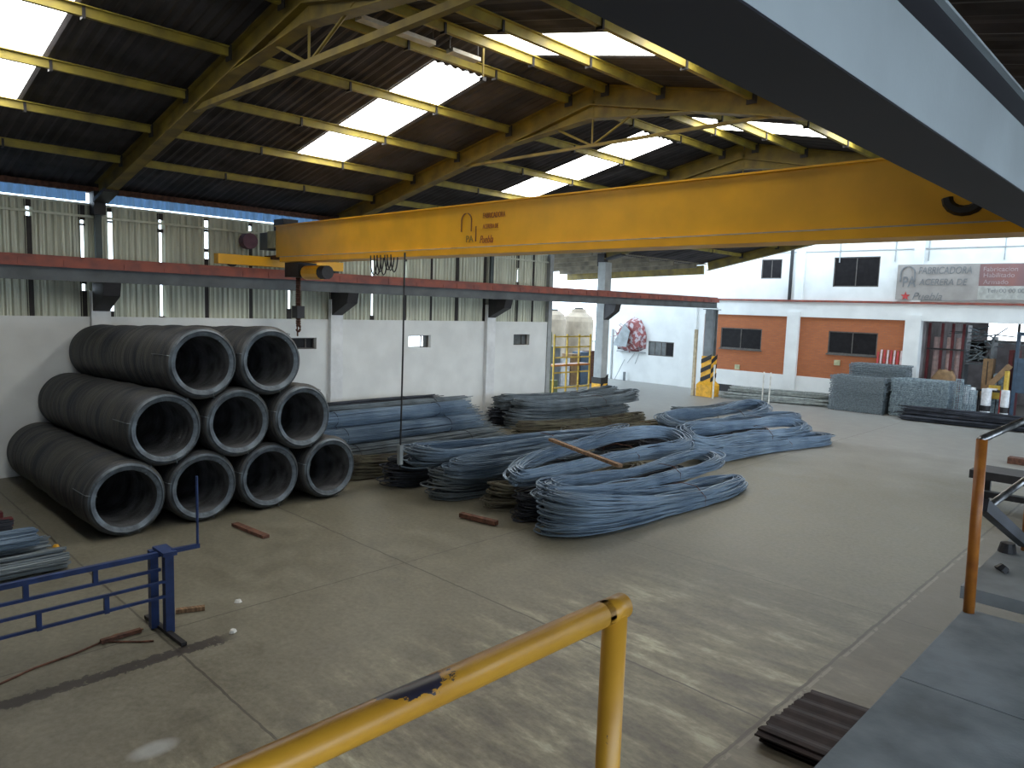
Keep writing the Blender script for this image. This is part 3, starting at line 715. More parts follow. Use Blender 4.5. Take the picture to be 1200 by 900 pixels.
# ------------------------------------------------------------------ rebar
def flat_coil(label, A, B, wa, wb, z0, Ha, Hb, n=72, th=.28, m='steel_blue', seed=1, group='flattened rebar coils', r=.015, tilt=0.0, pinch=.35, name='rebar_coil', sag=0.0):
    """long loops of bar pressed flat: bends at both ends"""
    g = np.random.RandomState(seed); mb = MB(); A = np.array(A, float); B = np.array(B, float); c = (A + B) / 2; d = B - A; L_ = np.linalg.norm(d); d = d / L_; s_ = np.array([d[1], -d[0]])
    K = 48; tt = np.arange(K) * 2 * PI / K; cu = np.sign(np.cos(tt)) * np.abs(np.cos(tt)) ** .55; sv = np.sign(np.sin(tt)) * np.abs(np.sin(tt)) ** .8
    bow = g.uniform(-.25, .25); lo = (r + .003)
    for i in range(n):
        h = (i + .5) / n; off = g.uniform(0, th); ex = g.normal(0, .13); exb = g.normal(0, .13)
        s = cu; Lh = L_ / 2 + np.where(s > 0, exb, ex) - off * .8
        w_ = (wa * (1 - s) / 2 + wb * (1 + s) / 2) - off
        w_ = np.maximum(w_ * (1 - pinch * (1 - s * s) ** 1.5), .05)
        lat = sv * w_ + bow * (1 - s * s) + .05 * np.sin(s * 5 + g.uniform(0, 6)) + g.normal(0, .02)
        H = Ha * (1 - s) / 2 + Hb * (1 + s) / 2
        wz = .04 * np.sin(s * 4 + g.uniform(0, 6.28)) * h
        z = z0 + lo + H * h * (.72 + .28 * s * s) + wz + tilt * lat * (1 if tilt >= 0 else 1) + abs(tilt) * max(wa, wb)
        P = c[None, :] + (s * Lh)[:, None] * d[None, :] + lat[:, None] * s_[None, :]
        z = np.maximum(z, z0 + lo)
        mb.tube(np.column_stack([P, z]), r * g.uniform(.85, 1.25), 4, closed=True)
    # tie wires round the waist
    e = T(name, label, 'rebar coil', (c[0], c[1], z0), group)
    e.part(mb, 'bars', m)
    tie = MB(); H = (Ha + Hb) / 2
    for f_ in (.12,):
        p = c + d * L_ * f_; ww = (wa + wb) / 2 * (1 - pinch * .75) + .06 + abs(bow) * .0; q = p + s_ * bow * (1 - (2 * f_) ** 2)
        hz = H * .80 + abs(tilt) * max(wa, wb) + .04
        pts = [(*(q - s_ * ww), z0 + .02), (*(q - s_ * ww), z0 + hz * .7), (*(q - s_ * ww * .3), z0 + hz), (*(q + s_ * ww * .5), z0 + hz), (*(q + s_ * ww), z0 + hz * .6), (*(q + s_ * ww), z0 + .02)]
        tie.tube(pts, .008, 4)
    e.part(tie, 'tie_wire', 'rust')
    return e

def straight_bundle(label, A, B, rad, n=60, m='steel_mid', seed=1, group='straight rebar bundles', r=.012, flat=.7, sag=0, jit=.15, wob=.03, cat='rebar bundle', name='rebar_bundle'):
    g = np.random.RandomState(seed); mb = MB(); A = np.array(A, float); B = np.array(B, float); d = B - A; d /= np.linalg.norm(d); sd = np.cross(d, (0, 0, 1)); sd /= np.linalg.norm(sd)
    zmin = rad * flat + .0
    for i in range(n):
        a = g.uniform(0, 2 * PI); q = math.sqrt(g.uniform(.25, 1)); u, v_ = rad * q * math.cos(a), rad * flat * q * math.sin(a)
        s = np.linspace(0, 1, 9); j0, j1 = g.normal(0, jit, 2)
        P = A[None] + (B - A)[None] * s[:, None] + d[None] * np.outer(1 - s, [j0]) + d[None] * np.outer(s, [j1])
        P = P + sd[None] * (u + wob * np.sin(s * 6 + g.uniform(0, 6)))[:, None]; P[:, 2] += v_ + .012 * np.sin(s * 7 + g.uniform(0, 6))
        P[:, 2] = np.maximum(P[:, 2], r + .002)
        mb.tube(P, r * g.uniform(.9, 1.2), 5)
    e = T(name, label, cat, tuple(np.minimum(A, B) * [1, 1, 0]), group); e.part(mb, 'bars', m)
    tie = MB()
    for f_ in (.2, .8):
        p = A + (B - A) * f_; a = np.linspace(0, 2 * PI, 15)[:-1]
        tie.tube([p + sd * (rad + .015) * math.cos(q) + np.array([0, 0, max((rad * flat + .015) * math.sin(q), -p[2] + .01)]) for q in a], .008, 4, closed=True)
    e.part(tie, 'tie_wire', 'steel_dark'); return e

# A: straight bundles against the left wall behind the coils
lab = 'straight rebar bundle behind the coil stack, '
for i, (x_, z_, y0, y1, r_, mm_, l2) in enumerate([
        (-15.35, .20, 8.9, 15.1, .30, 'steel_mid', 'nearest on the floor'), (-16.05, .20, 8.8, 15.4, .32, 'steel_mid', 'second on the floor'), (-16.8, .20, 8.9, 15.8, .32, 'steel_mid', 'third on the floor'), (-17.55, .20, 8.9, 16.4, .32, 'steel_mid', 'by the wall'),
        (-15.75, .60, 8.9, 14.6, .30, 'steel_blue', 'lowest of the upper layer'), (-16.4, .62, 8.9, 15.0, .30, 'steel_blue', 'middle of the upper layer'), (-17.2, .62, 8.9, 15.8, .32, 'steel_mid', 'upper layer near the wall'),
        (-16.2, .98, 8.9, 14.6, .26, 'steel_blue', 'top layer, front'), (-16.9, 1.0, 8.9, 15.2, .28, 'steel_mid', 'top layer, middle'), (-17.5, 1.05, 8.9, 14.4, .24, 'steel_dark', 'topmost and darkest, nearest the wall')]):
    straight_bundle(lab + l2, (x_, y0, z_), (x_ + random.uniform(-.1, .1), y1, z_ + random.uniform(-.02, .02)), r_, 110, mm_, 50 + i, 'straight bundles by the left wall', flat=.68)
# C: central pile
FC = flat_coil
FC('dusty brown flattened coil between the wire rolls and the blue pile', (-13.9, 8.95), (-13.2, 14.6), .42, .35, 0, .5, .3, m='steel_wire_dusty', seed=1, group='central rebar pile')
FC('flattened coil low on the left side of the central pile', (-12.7, 9.3), (-12.3, 15.2), .55, .4, 0, .62, .3, m='steel_dark', seed=2, group='central rebar pile')
FC('flattened coil under the plank, left of centre in the central pile', (-11.3, 9.4), (-11.2, 15.4), .62, .40, 0, .60, .28, m='steel_mid', seed=3, group='central rebar pile')
FC('dusty flattened coil in the middle bottom of the central pile', (-10.1, 9.9), (-10.1, 15.0), .5, .45, 0, .45, .25, m='steel_wire_dusty', seed=4, group='central rebar pile')
FC('flattened coil with dark bent end at the front of the central pile', (-9.1, 9.7), (-9.1, 15.2), .55, .40, 0, .52, .3, m='steel_dark', seed=5, group='central rebar pile')
FC('front flattened blue coil reaching furthest to the right', (-8.2, 9.4), (-7.75, 15.6), .62, .42, 0, .78, .25, m='steel_blue', seed=6, group='central rebar pile', n=76, pinch=.25)
FC('blue flattened coil spread over the left of the central pile', (-12.1, 9.5), (-11.5, 15.9), .85, .38, .55, .40, .30, m='steel_blue', seed=7, group='central rebar pile', n=84, pinch=.4)
FC('blue flattened coil over the dark bends, left of the wide loop', (-10.9, 9.5), (-11.9, 16.8), .6, .35, .50, .30, .25, m='steel_blue', seed=8, group='central rebar pile', n=60)
FC('coil whose bend stands open as a wide loop at the right', (-9.4, 9.8), (-9.75, 16.3), .36, .62, .42, .24, .26, m='steel_blue', seed=9, group='central rebar pile', n=64, th=.13, tilt=-.36, pinch=.15)
FC('blue coil with an upturned bend beside the wide loop', (-8.7, 9.9), (-8.6, 15.9), .42, .5, .36, .26, .16, m='steel_blue', seed=10, group='central rebar pile', n=60, th=.14, tilt=-.2)
# B: dark headed pile near the column
FC('dark-headed flattened coil at the left of the back pile', (-17.45, 16.9), (-17.3, 22.8), .42, .45, 0, .55, .5, m='steel_dark', seed=11, group='back rebar pile')
FC('grey flattened coil on the floor at the front of the back pile', (-16.6, 16.9), (-16.0, 22.6), .6, .5, 0, .6, .45, m='steel_mid', seed=12, group='back rebar pile')
FC('dusty coil along the near edge of the back pile', (-15.5, 16.2), (-15.0, 22.2), .45, .45, 0, .42, .3, m='steel_wire_dusty', seed=13, group='back rebar pile')
FC('grey-blue coil on top of the back pile, left', (-17.5, 17.2), (-17.0, 23.3), .6, .55, .5, .45, .5, m='steel_mid', seed=14, group='back rebar pile', n=76)
FC('grey-blue coil on top of the back pile, right', (-16.7, 17.3), (-16.2, 23.4), .65, .5, .55, .32, .4, m='steel_mid', seed=15, group='back rebar pile', n=70)
# D: right pile
FC('olive dusty coil at the left edge of the right-hand pile', (-13.6, 16.2), (-13.2, 22.6), .5, .4, 0, .5, .3, m='steel_wire_dusty', seed=16, group='right rebar pile')
FC('dark low coil in the left half of the right-hand pile', (-12.3, 16.3), (-12.0, 22.8), .55, .5, 0, .6, .35, m='steel_dark', seed=17, group='right rebar pile')
FC('dark-bent coil in the middle bottom of the right-hand pile', (-11.0, 16.6), (-10.7, 22.8), .55, .5, 0, .6, .35, m='steel_dark', seed=18, group='right rebar pile')
FC('blue coil lying on the floor at the right end of the right-hand pile', (-9.7, 17.4), (-8.8, 23.4), .5, .55, 0, .55, .3, m='steel_blue', seed=19, group='right rebar pile', n=70, th=.22)
FC('large blue coil with open eye on top of the right-hand pile', (-11.3, 18.0), (-11.3, 24.2), .66, .5, .42, .30, .35, m='steel_blue', seed=20, group='right rebar pile', n=80, th=.16, tilt=-.3)
FC('blue coil fanning over the middle of the right-hand pile', (-10.6, 18.3), (-10.2, 24.2), .5, .6, .5, .30, .25, m='steel_blue', seed=21, group='right rebar pile', n=80)
FC('blue coil draped down the front of the right-hand pile', (-9.9, 16.8), (-9.2, 22.6), .6, .45, .2, .4, .2, m='steel_blue', seed=22, group='right rebar pile', n=70, th=.15, tilt=-.4)
FC('small grey coil behind the right-hand pile near the striped pillar', (-14.6, 23.8), (-14.2, 28.6), .5, .4, 0, .4, .35, m='steel_mid', seed=23, group='right rebar pile')
# E: pale long bars in front of the far wall
for i, (a, b, z_) in enumerate([((-16.9, 31.9), (-12.5, 33.0), .14), ((-16.9, 32.4), (-12.6, 33.5), .14), ((-16.6, 32.2), (-12.7, 33.2), .42)]):
    straight_bundle('pale long bar bundle in front of the far wall, ' + ['front one', 'rear one', 'upper one'][i], (a[0], a[1], z_), (b[0], b[1], z_), .27, 80, 'mesh_pale', 80 + i, 'pale bundles by the far wall', flat=.6, r=.018)
for i, (px, py) in enumerate(((895, 468), (905, 470))):
    p = FZ(px, py, .0); p = np.array([p[0] + .55, 31.3, 0]) if i == 0 else np.array([p[0] + .9, 31.3, 0])
    q = FY((893, 901)[i], 466, 31.3)
    tag(MB().tube([(q[0], 31.3, 0), (q[0] + .02, 31.3, 1.45)], .03, 8).build('marker_stake', 'pale_pole'), 'thin white stake in front of the pale bars, ' + ('left of the pair' if i == 0 else 'right of the pair'), 'stake', 'white stakes')
# G: bundles at the left edge
for i, (x_, z_, y1, r_, mm_, l2) in enumerate([(-11.75, .17, 2.85, .20, 'steel_mid', 'nearest the camera'), (-12.3, .20, 2.75, .22, 'steel_mid', 'second from the camera'), (-12.95, .18, 2.55, .2, 'steel_mid', 'third from the camera'), (-12.05, .48, 2.55, .18, 'steel_blue', 'lying on top'),
                                              (-13.9, .15, 2.6, .2, 'steel_dark', 'dark and furthest')]):
    straight_bundle('straight bar bundle at the left edge, ' + l2, (x_, -3.5, z_), (x_, y1, z_), r_, 70, mm_, 90 + i, 'bundles at the left edge', flat=.7, jit=.02, wob=.006)
for i, (x_, y1) in enumerate(((-14.6, 2.75), (-15.1, 2.7))):
    tag(MB().bar((x_, -2, .07), (x_ + .05, y1, .07), .16, .13).build('timber_bearer', 'maroon'), 'dark red timber at the left edge, ' + ('nearer' if i == 0 else 'further'), 'timber', 'red timbers at the left edge')

# planks and bits of wood
a, b = FZ(645, 515, 1.12), FZ(727, 546, 1.12)
tag(MB().bar(a, b, .10, .06).build('timber_plank', 'wood'), 'brown plank lying across the top of the central pile', 'plank')
a, b = FZ(540, 603, .06), FZ(582, 613, .06)
tag(MB().bar(a, b, .11, .08).build('timber_plank', 'rust'), 'reddish timber on the floor in front of the central pile', 'plank')
a, b = FZ(275, 614, .03), FZ(312, 629, .03)
tag(MB().bar(a, b, .12, .05).build('timber_offcut', 'rust'), 'rusty brown offcut on the floor right of the rolls', 'offcut')
a, b = FZ(206, 716, .03), FZ(240, 712, .03)
tag(MB().bar(a, b, .07, .05).build('timber_offcut', 'wood'), 'light brown wood offcut behind the blue barrier post', 'offcut')
a = FZ(118, 752, .03); b = FZ(165, 738, .03)
tag(MB().bar(a, b, .06, .04).build('timber_offcut', 'rust'), 'short dark wood stick below the blue barrier', 'offcut')
mb = MB()
pts = [FZ(px, py, .012) for px, py in ((-10, 806), (40, 783), (90, 765), (120, 752), (165, 752), (180, 751))]
tag(mb.tube(pts, .012, 5).build('steel_rod', 'rust'), 'long thin rusty rod on the floor below the blue barrier', 'rod')
pts = [FZ(px, py, .014) for px, py in ((118, 752), (135, 744), (168, 737))]
tag(MB().tube(pts, .012, 5).build('steel_rod', 'wood'), 'short pale rod on the floor near the blue post', 'rod')
for px, py, l_ in ((273, 742, 'pale rag scrap at the end of the grease strip'), (279, 706, 'pale paper scrap on the floor right of the blue post'), (66, 641, 'tiny yellow tag by the left edge bundles')):
    p = FZ(px, py, 0); g = np.random.RandomState(px); v = []
    for i in range(7): a = i * 2 * PI / 7; v.append((p[0] + .05 * math.cos(a) * g.uniform(.6, 1.2), p[1] + .05 * math.sin(a) * g.uniform(.6, 1.2), .006))
    top = [(p[0] + (x0 - p[0]) * .6, p[1] + (y0 - p[1]) * .6, .03 + g.uniform(0, .02)) for x0, y0, _ in v]
    tag(MB().add(v + top, [tuple(range(6, -1, -1)), tuple(range(7, 14))] + [(i, (i + 1) % 7, 7 + (i + 1) % 7, 7 + i) for i in range(7)]).build('scrap', 'plastic_white' if px > 100 else 'hazard_yellow'), l_, 'scrap')

# ------------------------------------------------------------------ blue barrier lower left
GX = -8.65
t = T('steel_barrier', 'blue steel barrier with twin rails and an upright rod at lower left', 'barrier', (GX, 3.1, 0))
t.part(MB().box(GX - .05, GX + .05, 3.10, 3.20, .02, .98), 'post', 'blue_paint'); t.part(MB().box(GX - .28, GX - .19, 3.02, 3.11, .02, .98), 'post', 'blue_paint')
t.part(MB().bar((GX - .1, -4, .96), (GX - .1, 3.15, .96), .06, .055).bar((GX - .26, 3.15, .99), (GX + .08, 3.15, .99), .16, .05), 'top_rail', 'blue_paint')
t.part(MB().bar((GX - .1, -4, .77), (GX - .1, 3.1, .77), .035, .035), 'rail', 'blue_paint')
t.part(MB().bar((GX + .03, -4, .62), (GX + .03, 3.15, .66), .035, .03), 'rail', 'blue_paint'); t.part(MB().bar((GX + .03, -4, .44), (GX + .03, 3.15, .48), .035, .03), 'rail', 'blue_paint')
mb = MB()
for Y in (-1.2, -.5, .3, 1.05, 1.72, 2.38): t.part(MB().box(GX - .13, GX - .08, Y, Y + .05, .77, .95), 'spacer', 'blue_paint')
for Y in (-1.1, -.4, .4, 1.15, 1.80, 2.45): t.part(MB().box(GX, GX + .05, Y, Y + .05, .45, .645), 'spacer', 'blue_paint')
t.part(MB().bar((GX, 3.2, 1.0), (GX, 3.52, 1.0), .05, .05).tube([(GX, 3.50, 1.0), (GX, 3.5, 1.86)], .016, 6), 'upright_rod', 'blue_paint')
a, b = FZ(172, 722, .03), FZ(216, 755, .03)
t.part(MB().bar(a, b, .06, .04), 'foot_angle', 'dark_metal')

# ------------------------------------------------------------------ platform, steps, railings
t = T('platform', 'grey concrete landing slab with railing at lower right', 'landing', (1.0, 0, 2.2))
for i, (y0, y1) in enumerate(((-5, .2), (.21, 3.59), (3.60, 4.77))):
    t.part(MB().box(-.93, 3.1, y0, y1, 2.27, 2.35), 'slab', 'concrete_slab')
t.part(MB().box(-.80, 3.1, -5, 4.7, 2.1, 2.27), 'edge_beam', 'dark_metal')
for X, Y in ((-.6, -4.5), (-.6, 4.3), (2.8, -4.5), (2.8, 4.3)): t.part(MB().box(X - .1, X + .1, Y - .1, Y + .1, 0, 2.1), 'leg', 'beam_grey')
t = T('stair_landing', 'pale concrete slab beyond the orange post at the right edge', 'landing', (0, 6, 0))
t.part(MB().box(-1.04, 1.5, 5.16, 7.9, 2.27, 2.35), 'slab', 'concrete_light')
t.part(MB().box(-.95, 1.5, 4.78, 5.16, 2.10, 2.18), 'lower_tread', 'wood')
for X, Y in ((-.5, 5.5), (-.5, 7.6), (1.2, 7.6)): t.part(MB().box(X - .1, X + .1, Y - .1, Y + .1, 0, 2.25), 'leg', 'beam_grey')
p = FZ(1180, 647, 2.35)
tag(MB().tube([(p[0], p[1], 2.352), (p[0], p[1], 2.42)], [.06, .045], 12).build('concrete_lump', 'dark_metal'), 'dark round lump at the foot of the second orange post', 'lump')
p = FZ(1166, 668, 2.35)
tag(MB().tube([(p[0] + .03, p[1], 2.352), (p[0] + .05, p[1] + .02, 2.385)], [.045, .03], 8).build('rubble_lump', 'dark_metal'), 'small dark lump on the pale slab', 'lump')

t = T('railing', 'chipped yellow pipe handrail and post in the foreground', 'railing', (-.88, 1.2, 2.35))
a = RAILTOP; rr = .027
bend = [(-.87, a[1] - .03, a[2]), (-.87, a[1] - .006, a[2] - .006), (-.87, a[1], a[2] - .03)]
t.part(MB().tube([(-.87, -1.5, a[2]), (-.87, -.5, a[2]), (-.87, .5, a[2]), bend[0]], rr, 20).tube([(-.87, a[1] - .05, a[2]), (-.87, a[1] + .026, a[2])], rr, 20), 'handrail', 'chipped_yellow', smooth=True)
t.part(MB().tube([(-.87, a[1], a[2] - .01), (-.87, a[1], 2.35)], rr, 20), 'post', 'chipped_yellow', smooth=True)
t.part(MB().tube([(-.87, -1.4, a[2] - .01), (-.87, -1.4, 2.35)], rr, 20), 'post', 'chipped_yellow', smooth=True)
t.part(MB().tube([(-.87, a[1], 2.352), (-.87, a[1], 2.36)], .06, 16), 'base_plate', 'dark_metal')

t = T('railing', 'orange pipe railing with worn steel rails at the right edge', 'railing', (-.92, 4.83, 2.35))
for i, Y in enumerate((4.72, 6.35, 7.7)):
    t.part(MB().tube([(-.90, Y, 2.35), (-.92, Y, 3.35)], .029, 14), 'post', 'rail_orange', smooth=True)
t.part(MB().tube([(-.92, 4.70, 3.35), (-.92, 7.75, 3.35)], .022, 12), 'handrail', 'worn_steel', smooth=True)
t.part(MB().tube([(-.92, 4.9, 2.90), (-.92, 7.7, 2.90)], .022, 12), 'mid_rail', 'worn_steel', smooth=True)
t.part(MB().bar((-.90, 4.78, 2.97), (-.90, 6.3, 2.42), .06, .07), 'brace', 'steel_dark')

# black mats on the floor beside the platform
t = T('sheet_stack', 'small stack of dark rusty sheets on the floor beside the landing', 'stacked sheets', (-2.4, 6.9, 0))
c0 = np.array([[-2.78, 6.30], [-2.72, 7.42], [-2.02, 7.50], [-2.05, 6.35]])
for i in range(4):
    g = np.random.RandomState(i); o = g.uniform(-.04, .04, 2); z = .004 + i * .035; v = []
    K = 26
    for j in range(K):
        s = j / (K - 1); zz = z + .012 * math.sin(s * 30)
        p0 = c0[0] + (c0[1] - c0[0]) * s + o; p1 = c0[3] + (c0[2] - c0[3]) * s + o
        p0 = p0 + np.array([g.uniform(-.03, .03), 0])
        v += [(p0[0], p0[1], zz + .012), (p1[0], p1[1], zz + .012), (p0[0], p0[1], zz + .03), (p1[0], p1[1], zz + .03)]
    f = []
    for j in range(K - 1):
        a = 4 * j; f += [(a, a + 4, a + 5, a + 1), (a + 2, a + 3, a + 7, a + 6), (a, a + 2, a + 6, a + 4), (a + 1, a + 5, a + 7, a + 3)]
    f += [(0, 1, 3, 2), (4 * K - 4, 4 * K - 2, 4 * K - 1, 4 * K - 3)]
    t.part(MB().add(v, f), 'sheet', 'mat_rubber')

# dark steel bench/cradle on the floor at the right edge
t = T('steel_cradle', 'low black steel cradle on the floor at the right edge', 'cradle', (-3, 18.8, 0))
p = FZ(1132, 592, 0)
bx, by = p[0], p[1]
t.part(MB().box(bx, bx + 3.2, by, by + .9, .62, .80), 'top_frame', 'dark_metal')
for X in (bx + .15, bx + 2.8):
    for Y in (by + .05, by + .75): t.part(MB().box(X, X + .12, Y, Y + .12, 0, .62), 'leg', 'dark_metal')
t.part(MB().box(bx + .1, bx + 3, by + .35, by + .55, .18, .30), 'lower_rail', 'dark_metal')
p = FZ(1180, 543, 0)
tag(MB().box(p[0], p[0] + 2.5, p[1], p[1] + .35, 0, .18).build('timber_beam', 'rust'), 'brown timber lying on the floor beyond the black cradle', 'timber')

# ------------------------------------------------------------------ welded mesh stacks by the far opening
def mesh_stack(label, pL, pR, depth, z1, m, seed, n=16, yb=0):
    t = T('mesh_stack', label, 'mesh stack', ((pL + pR) / 2, yb, 0), 'welded mesh stacks')
    g = np.random.RandomState(seed); h = z1 / n
    for i in range(n):
        o = g.uniform(-.035, .035, 2); mb = MB(); z = i * h
        x0, x1, y0, y1 = pL + o[0], pR + o[0], yb + o[1], yb + depth + o[1]
        k = int((x1 - x0) / .1)
        for X in np.linspace(x0, x1, k): mb.bar((X, y0, z + h * .3), (X, y1, z + h * .3), .02, h * .55)
        for Y in np.linspace(y0, y1, max(3, int(depth / .25))): mb.bar((x0, Y, z + h * .75), (x1, Y, z + h * .75), .02, h * .5)
        t.part(mb, 'mesh_sheet', m)
    return t
mesh_stack('tall grey stack of welded mesh on the left', -12.15, -9.95, 1.2, 1.52, 'mesh_steel', 1, yb=32.35, n=26)
mesh_stack('short mesh stack lying behind the left stack', -11.75, -9.45, .8, 2.05, 'mesh_steel', 2, yb=33.35, n=30)
mesh_stack('paler stack of welded mesh below the opening', -9.75, -7.65, 1.1, 1.58, 'mesh_light', 3, yb=32.6, n=26)
t = T('mesh_roll', 'light blue-white mesh roll at the right end of the paler stack', 'mesh roll', (-7.3, 33.0, 0))
for i in range(3):
    mb = MB()
    for z in np.linspace(.02, 1.72, 24): a = np.linspace(0, 2 * PI, 13)[:-1]; mb.tube([(-7.35 + i * .22 + .14 * math.cos(q), 32.9 + .14 * math.sin(q) + i * .1, z * (1 - .12 * i)) for q in a], .012, 4, closed=True)
    for q in np.linspace(0, 2 * PI, 13)[:-1]: mb.tube([(-7.35 + i * .22 + .14 * math.cos(q), 32.9 + .14 * math.sin(q) + i * .1, .01), (-7.35 + i * .22 + .14 * math.cos(q), 32.9 + .14 * math.sin(q) + i * .1, 1.73 * (1 - .12 * i))], .012, 4)
    t.part(mb, 'roll', 'mesh_light')
for i, (y_, z_) in enumerate(((31.9, .17), (32.3, .17), (32.1, .42))):
    straight_bundle('dark flat bar bundle in front of the far opening, ' + ['front', 'rear', 'upper'][i], (-8.9, y_ - .1, z_), (-3.2, y_ + .6, z_), .28, 60, 'steel_dark', 120 + i, 'dark bundles by the far opening', flat=.55, r=.018)
# red and white slatted fence panel leaning on the brick
t = T('fence_panel', 'red and white slatted panel leaning on the brick wall', 'panel', (-10.3, 34.3, 0))
for i in range(10):
    X = -10.95 + i * .135; t.part(MB().bar((X, 34.2, .02), (X, 34.42, 2.65 - (0 if i > 0 else .1)), .075, .03, (0, 1, 0)), 'slat', 'pink_white' if i % 2 else 'red_paint')
t.part(MB().bar((-10.98, 34.40, 2.2), (-9.7, 34.40, 2.2), .02, .06).bar((-10.98, 34.26, .4), (-9.7, 34.26, .4), .02, .06), 'cross_rail', 'red_paint')

# things in the far store
t = T('storage_rack', 'maroon framed rack of tall rolls in the far store', 'rack', (-8.7, 35.6, 0))
for X in (-9.25, -8.75, -8.35, -7.95): t.part(MB().box(X - .05, X + .05, 35.4, 35.5, 0, 3.9), 'upright', 'maroon')
t.part(MB().box(-9.3, -7.9, 35.38, 35.46, 2.75, 2.82).box(-9.3, -7.9, 35.38, 35.46, .9, .98), 'cross_bar', 'dark_metal')
for X in (-9.0, -8.5, -8.15): t.part(MB().tube([(X, 35.75, 0), (X, 35.75, 3.3)], .13, 10), 'roll', 'pink_white')
t = T('sack', 'brown fabric sack slumped in the far store', 'sack', (-8.6, 35.1, 0))
mb = MB(); rings = []; 
for i in range(9):
    f_ = i / 8; R_ = .62 * math.sin(PI * (.12 + .8 * f_)) ** .6; rings.append([(-8.6 + R_ * math.cos(a) * 1.0 + .2 * f_, 35.1 - .1 + .3 * R_ * math.sin(a), .0 + 1.9 * f_ + .06 * math.sin(3 * a)) for a in np.linspace(0, 2 * PI, 17)[:-1]])
v = [p for r0 in rings for p in r0]; f = [(i * 16 + j, i * 16 + (j + 1) % 16, (i + 1) * 16 + (j + 1) % 16, (i + 1) * 16 + j) for i in range(8) for j in range(16)] + [tuple(range(15, -1, -1)), tuple(8 * 16 + j for j in range(16))]
v = [(a, b, max(c, 0)) for a, b, c in v]
t.part(MB().add(v, f), 'sack_body', 'cardboard', smooth=True)
t = T('scrap_heap', 'tangled heap of grey metal brackets in the far store', 'scrap heap', (-7.5, 35.8, 0)); g = np.random.RandomState(5)
mb = MB()
for i in range(70):
    p = np.array([g.uniform(-7.9, -6.9), g.uniform(35.6, 36.2), g.uniform(2.2, 3.8)]); d = g.normal(0, 1, 3) * [.5, .1, .15]; mb.bar(p, p + d, .06, .04)
hp = t.part(mb, 'bracket', 'mesh_steel'); hp['kind'] = 'stuff'
t.part(MB().box(-7.95, -7.85, 35.6, 36.3, 0, 3.85).box(-6.95, -6.85, 35.6, 36.3, 0, 3.4).box(-7.95, -6.85, 35.6, 36.3, 2.2, 2.26), 'shelf_frame', 'steel_mid')
for i, (x0, x1, y0, z0, z1, mm_, nm, lb) in enumerate([(-7.1, -6.75, 35.2, 0, 2.5, 'cardboard', 'cardboard_box', 'tall brown carton beside the scrap heap'), (-6.72, -6.35, 35.3, 0, 1.9, 'mesh_light', 'metal_crate', 'pale grey crate between the cartons'), (-6.3, -5.95, 35.6, 0, 2.9, 'maroon', 'locker', 'dark red locker in the far store')]):
    t = T(nm, lb, nm.replace('_', ' '), ((x0 + x1) / 2, y0, 0)); t.part(MB().box(x0, x1, y0, y0 + .5, z0, z1), 'body', mm_)
    t.part(MB().box(x0 + .03, x1 - .03, y0 - .015, y0, z0 + .1, z1 - .1), 'front_panel', mm_); t.part(MB().box((x0 + x1) / 2 - .015, (x0 + x1) / 2 + .015, y0 - .03, y0 - .015, z0 + .1, z1 - .1), 'seam', 'dark_metal')
t = T('conveyor_frame', 'slanting orange-brown frame in the far store', 'machine frame', (-6.6, 34.95, 0))
t.part(MB().bar((-7.1, 34.95, .95), (-6.1, 34.95, 2.3), .10, .22), 'ramp', 'cardboard'); t.part(MB().box(-6.75, -6.35, 34.85, 35.05, .9, 1.45), 'hopper', 'scaffold')
for X, z in ((-7.0, 1.0), (-6.2, 2.1)): t.part(MB().box(X - .04, X + .04, 34.9, 35.0, 0, z), 'leg', 'dark_metal')
t = T('press_machine', 'dark blue steel press frame at the right edge of the far opening', 'machine', (-5.6, 35.2, 0))
for X in (-5.95, -5.3): t.part(MB().box(X - .06, X + .06, 35.1, 35.3, 0, 3.65), 'upright', 'machine_blue')
t.part(MB().box(-6.0, -5.2, 35.08, 35.3, 3.5, 3.65), 'crosshead', 'machine_blue'); t.part(MB().box(-5.95, -5.3, 35.12, 35.28, 1.2, 2.6), 'body', 'machine_blue')
t = T('gas_cylinder', 'orange-red post with yellow top in the far opening', 'post', (-6.0, 34.3, 0))
t.part(MB().box(-6.22, -6.0, 34.2, 34.4, 0, 1.3), 'red_post', 'red_paint'); t.part(MB().tube([(-6.06, 34.3, 1.3), (-6.06, 34.3, 2.1)], .09, 10), 'yellow_top', 'scaffold')
for i, (px, w_) in enumerate(((1130, .42), (1150, .36), (1172, .3))):
    X = FY(px, 455, 34.1)[0] + .2
    t = T('white_drum', 'white drum with dark band in the far opening, ' + ['left', 'middle', 'right'][i], 'drum', (X, 34.0, 0), 'white drums')
    t.part(MB().tube([(X, 34.1, 0), (X, 34.1, .45)], w_ / 2, 14), 'lower_drum', 'white_drum'); t.part(MB().tube([(X, 34.1, .45), (X, 34.1, .68)], w_ / 2 - .01, 14), 'band', 'dark_metal'); t.part(MB().tube([(X, 34.1, .68), (X, 34.1, 1.35)], w_ / 2, 14), 'upper_drum', 'white_drum')
t = T('worktable', 'dark table with a bright white sheet in the far store', 'table', (-6.6, 34.8, 0))
t.part(MB().box(-7.1, -6.25, 34.5, 34.75, 1.2, 1.28), 'table_top', 'dark_metal')
for X in (-7.05, -6.3): t.part(MB().box(X, X + .05, 34.6, 34.65, 0, 1.2), 'leg', 'dark_metal')
tag(MB().box(-6.75, -6.4, 34.52, 34.72, 1.28, 1.34).build('paper_sheet', 'white_drum'), 'bright white sheet on the dark table in the far store', 'paper')

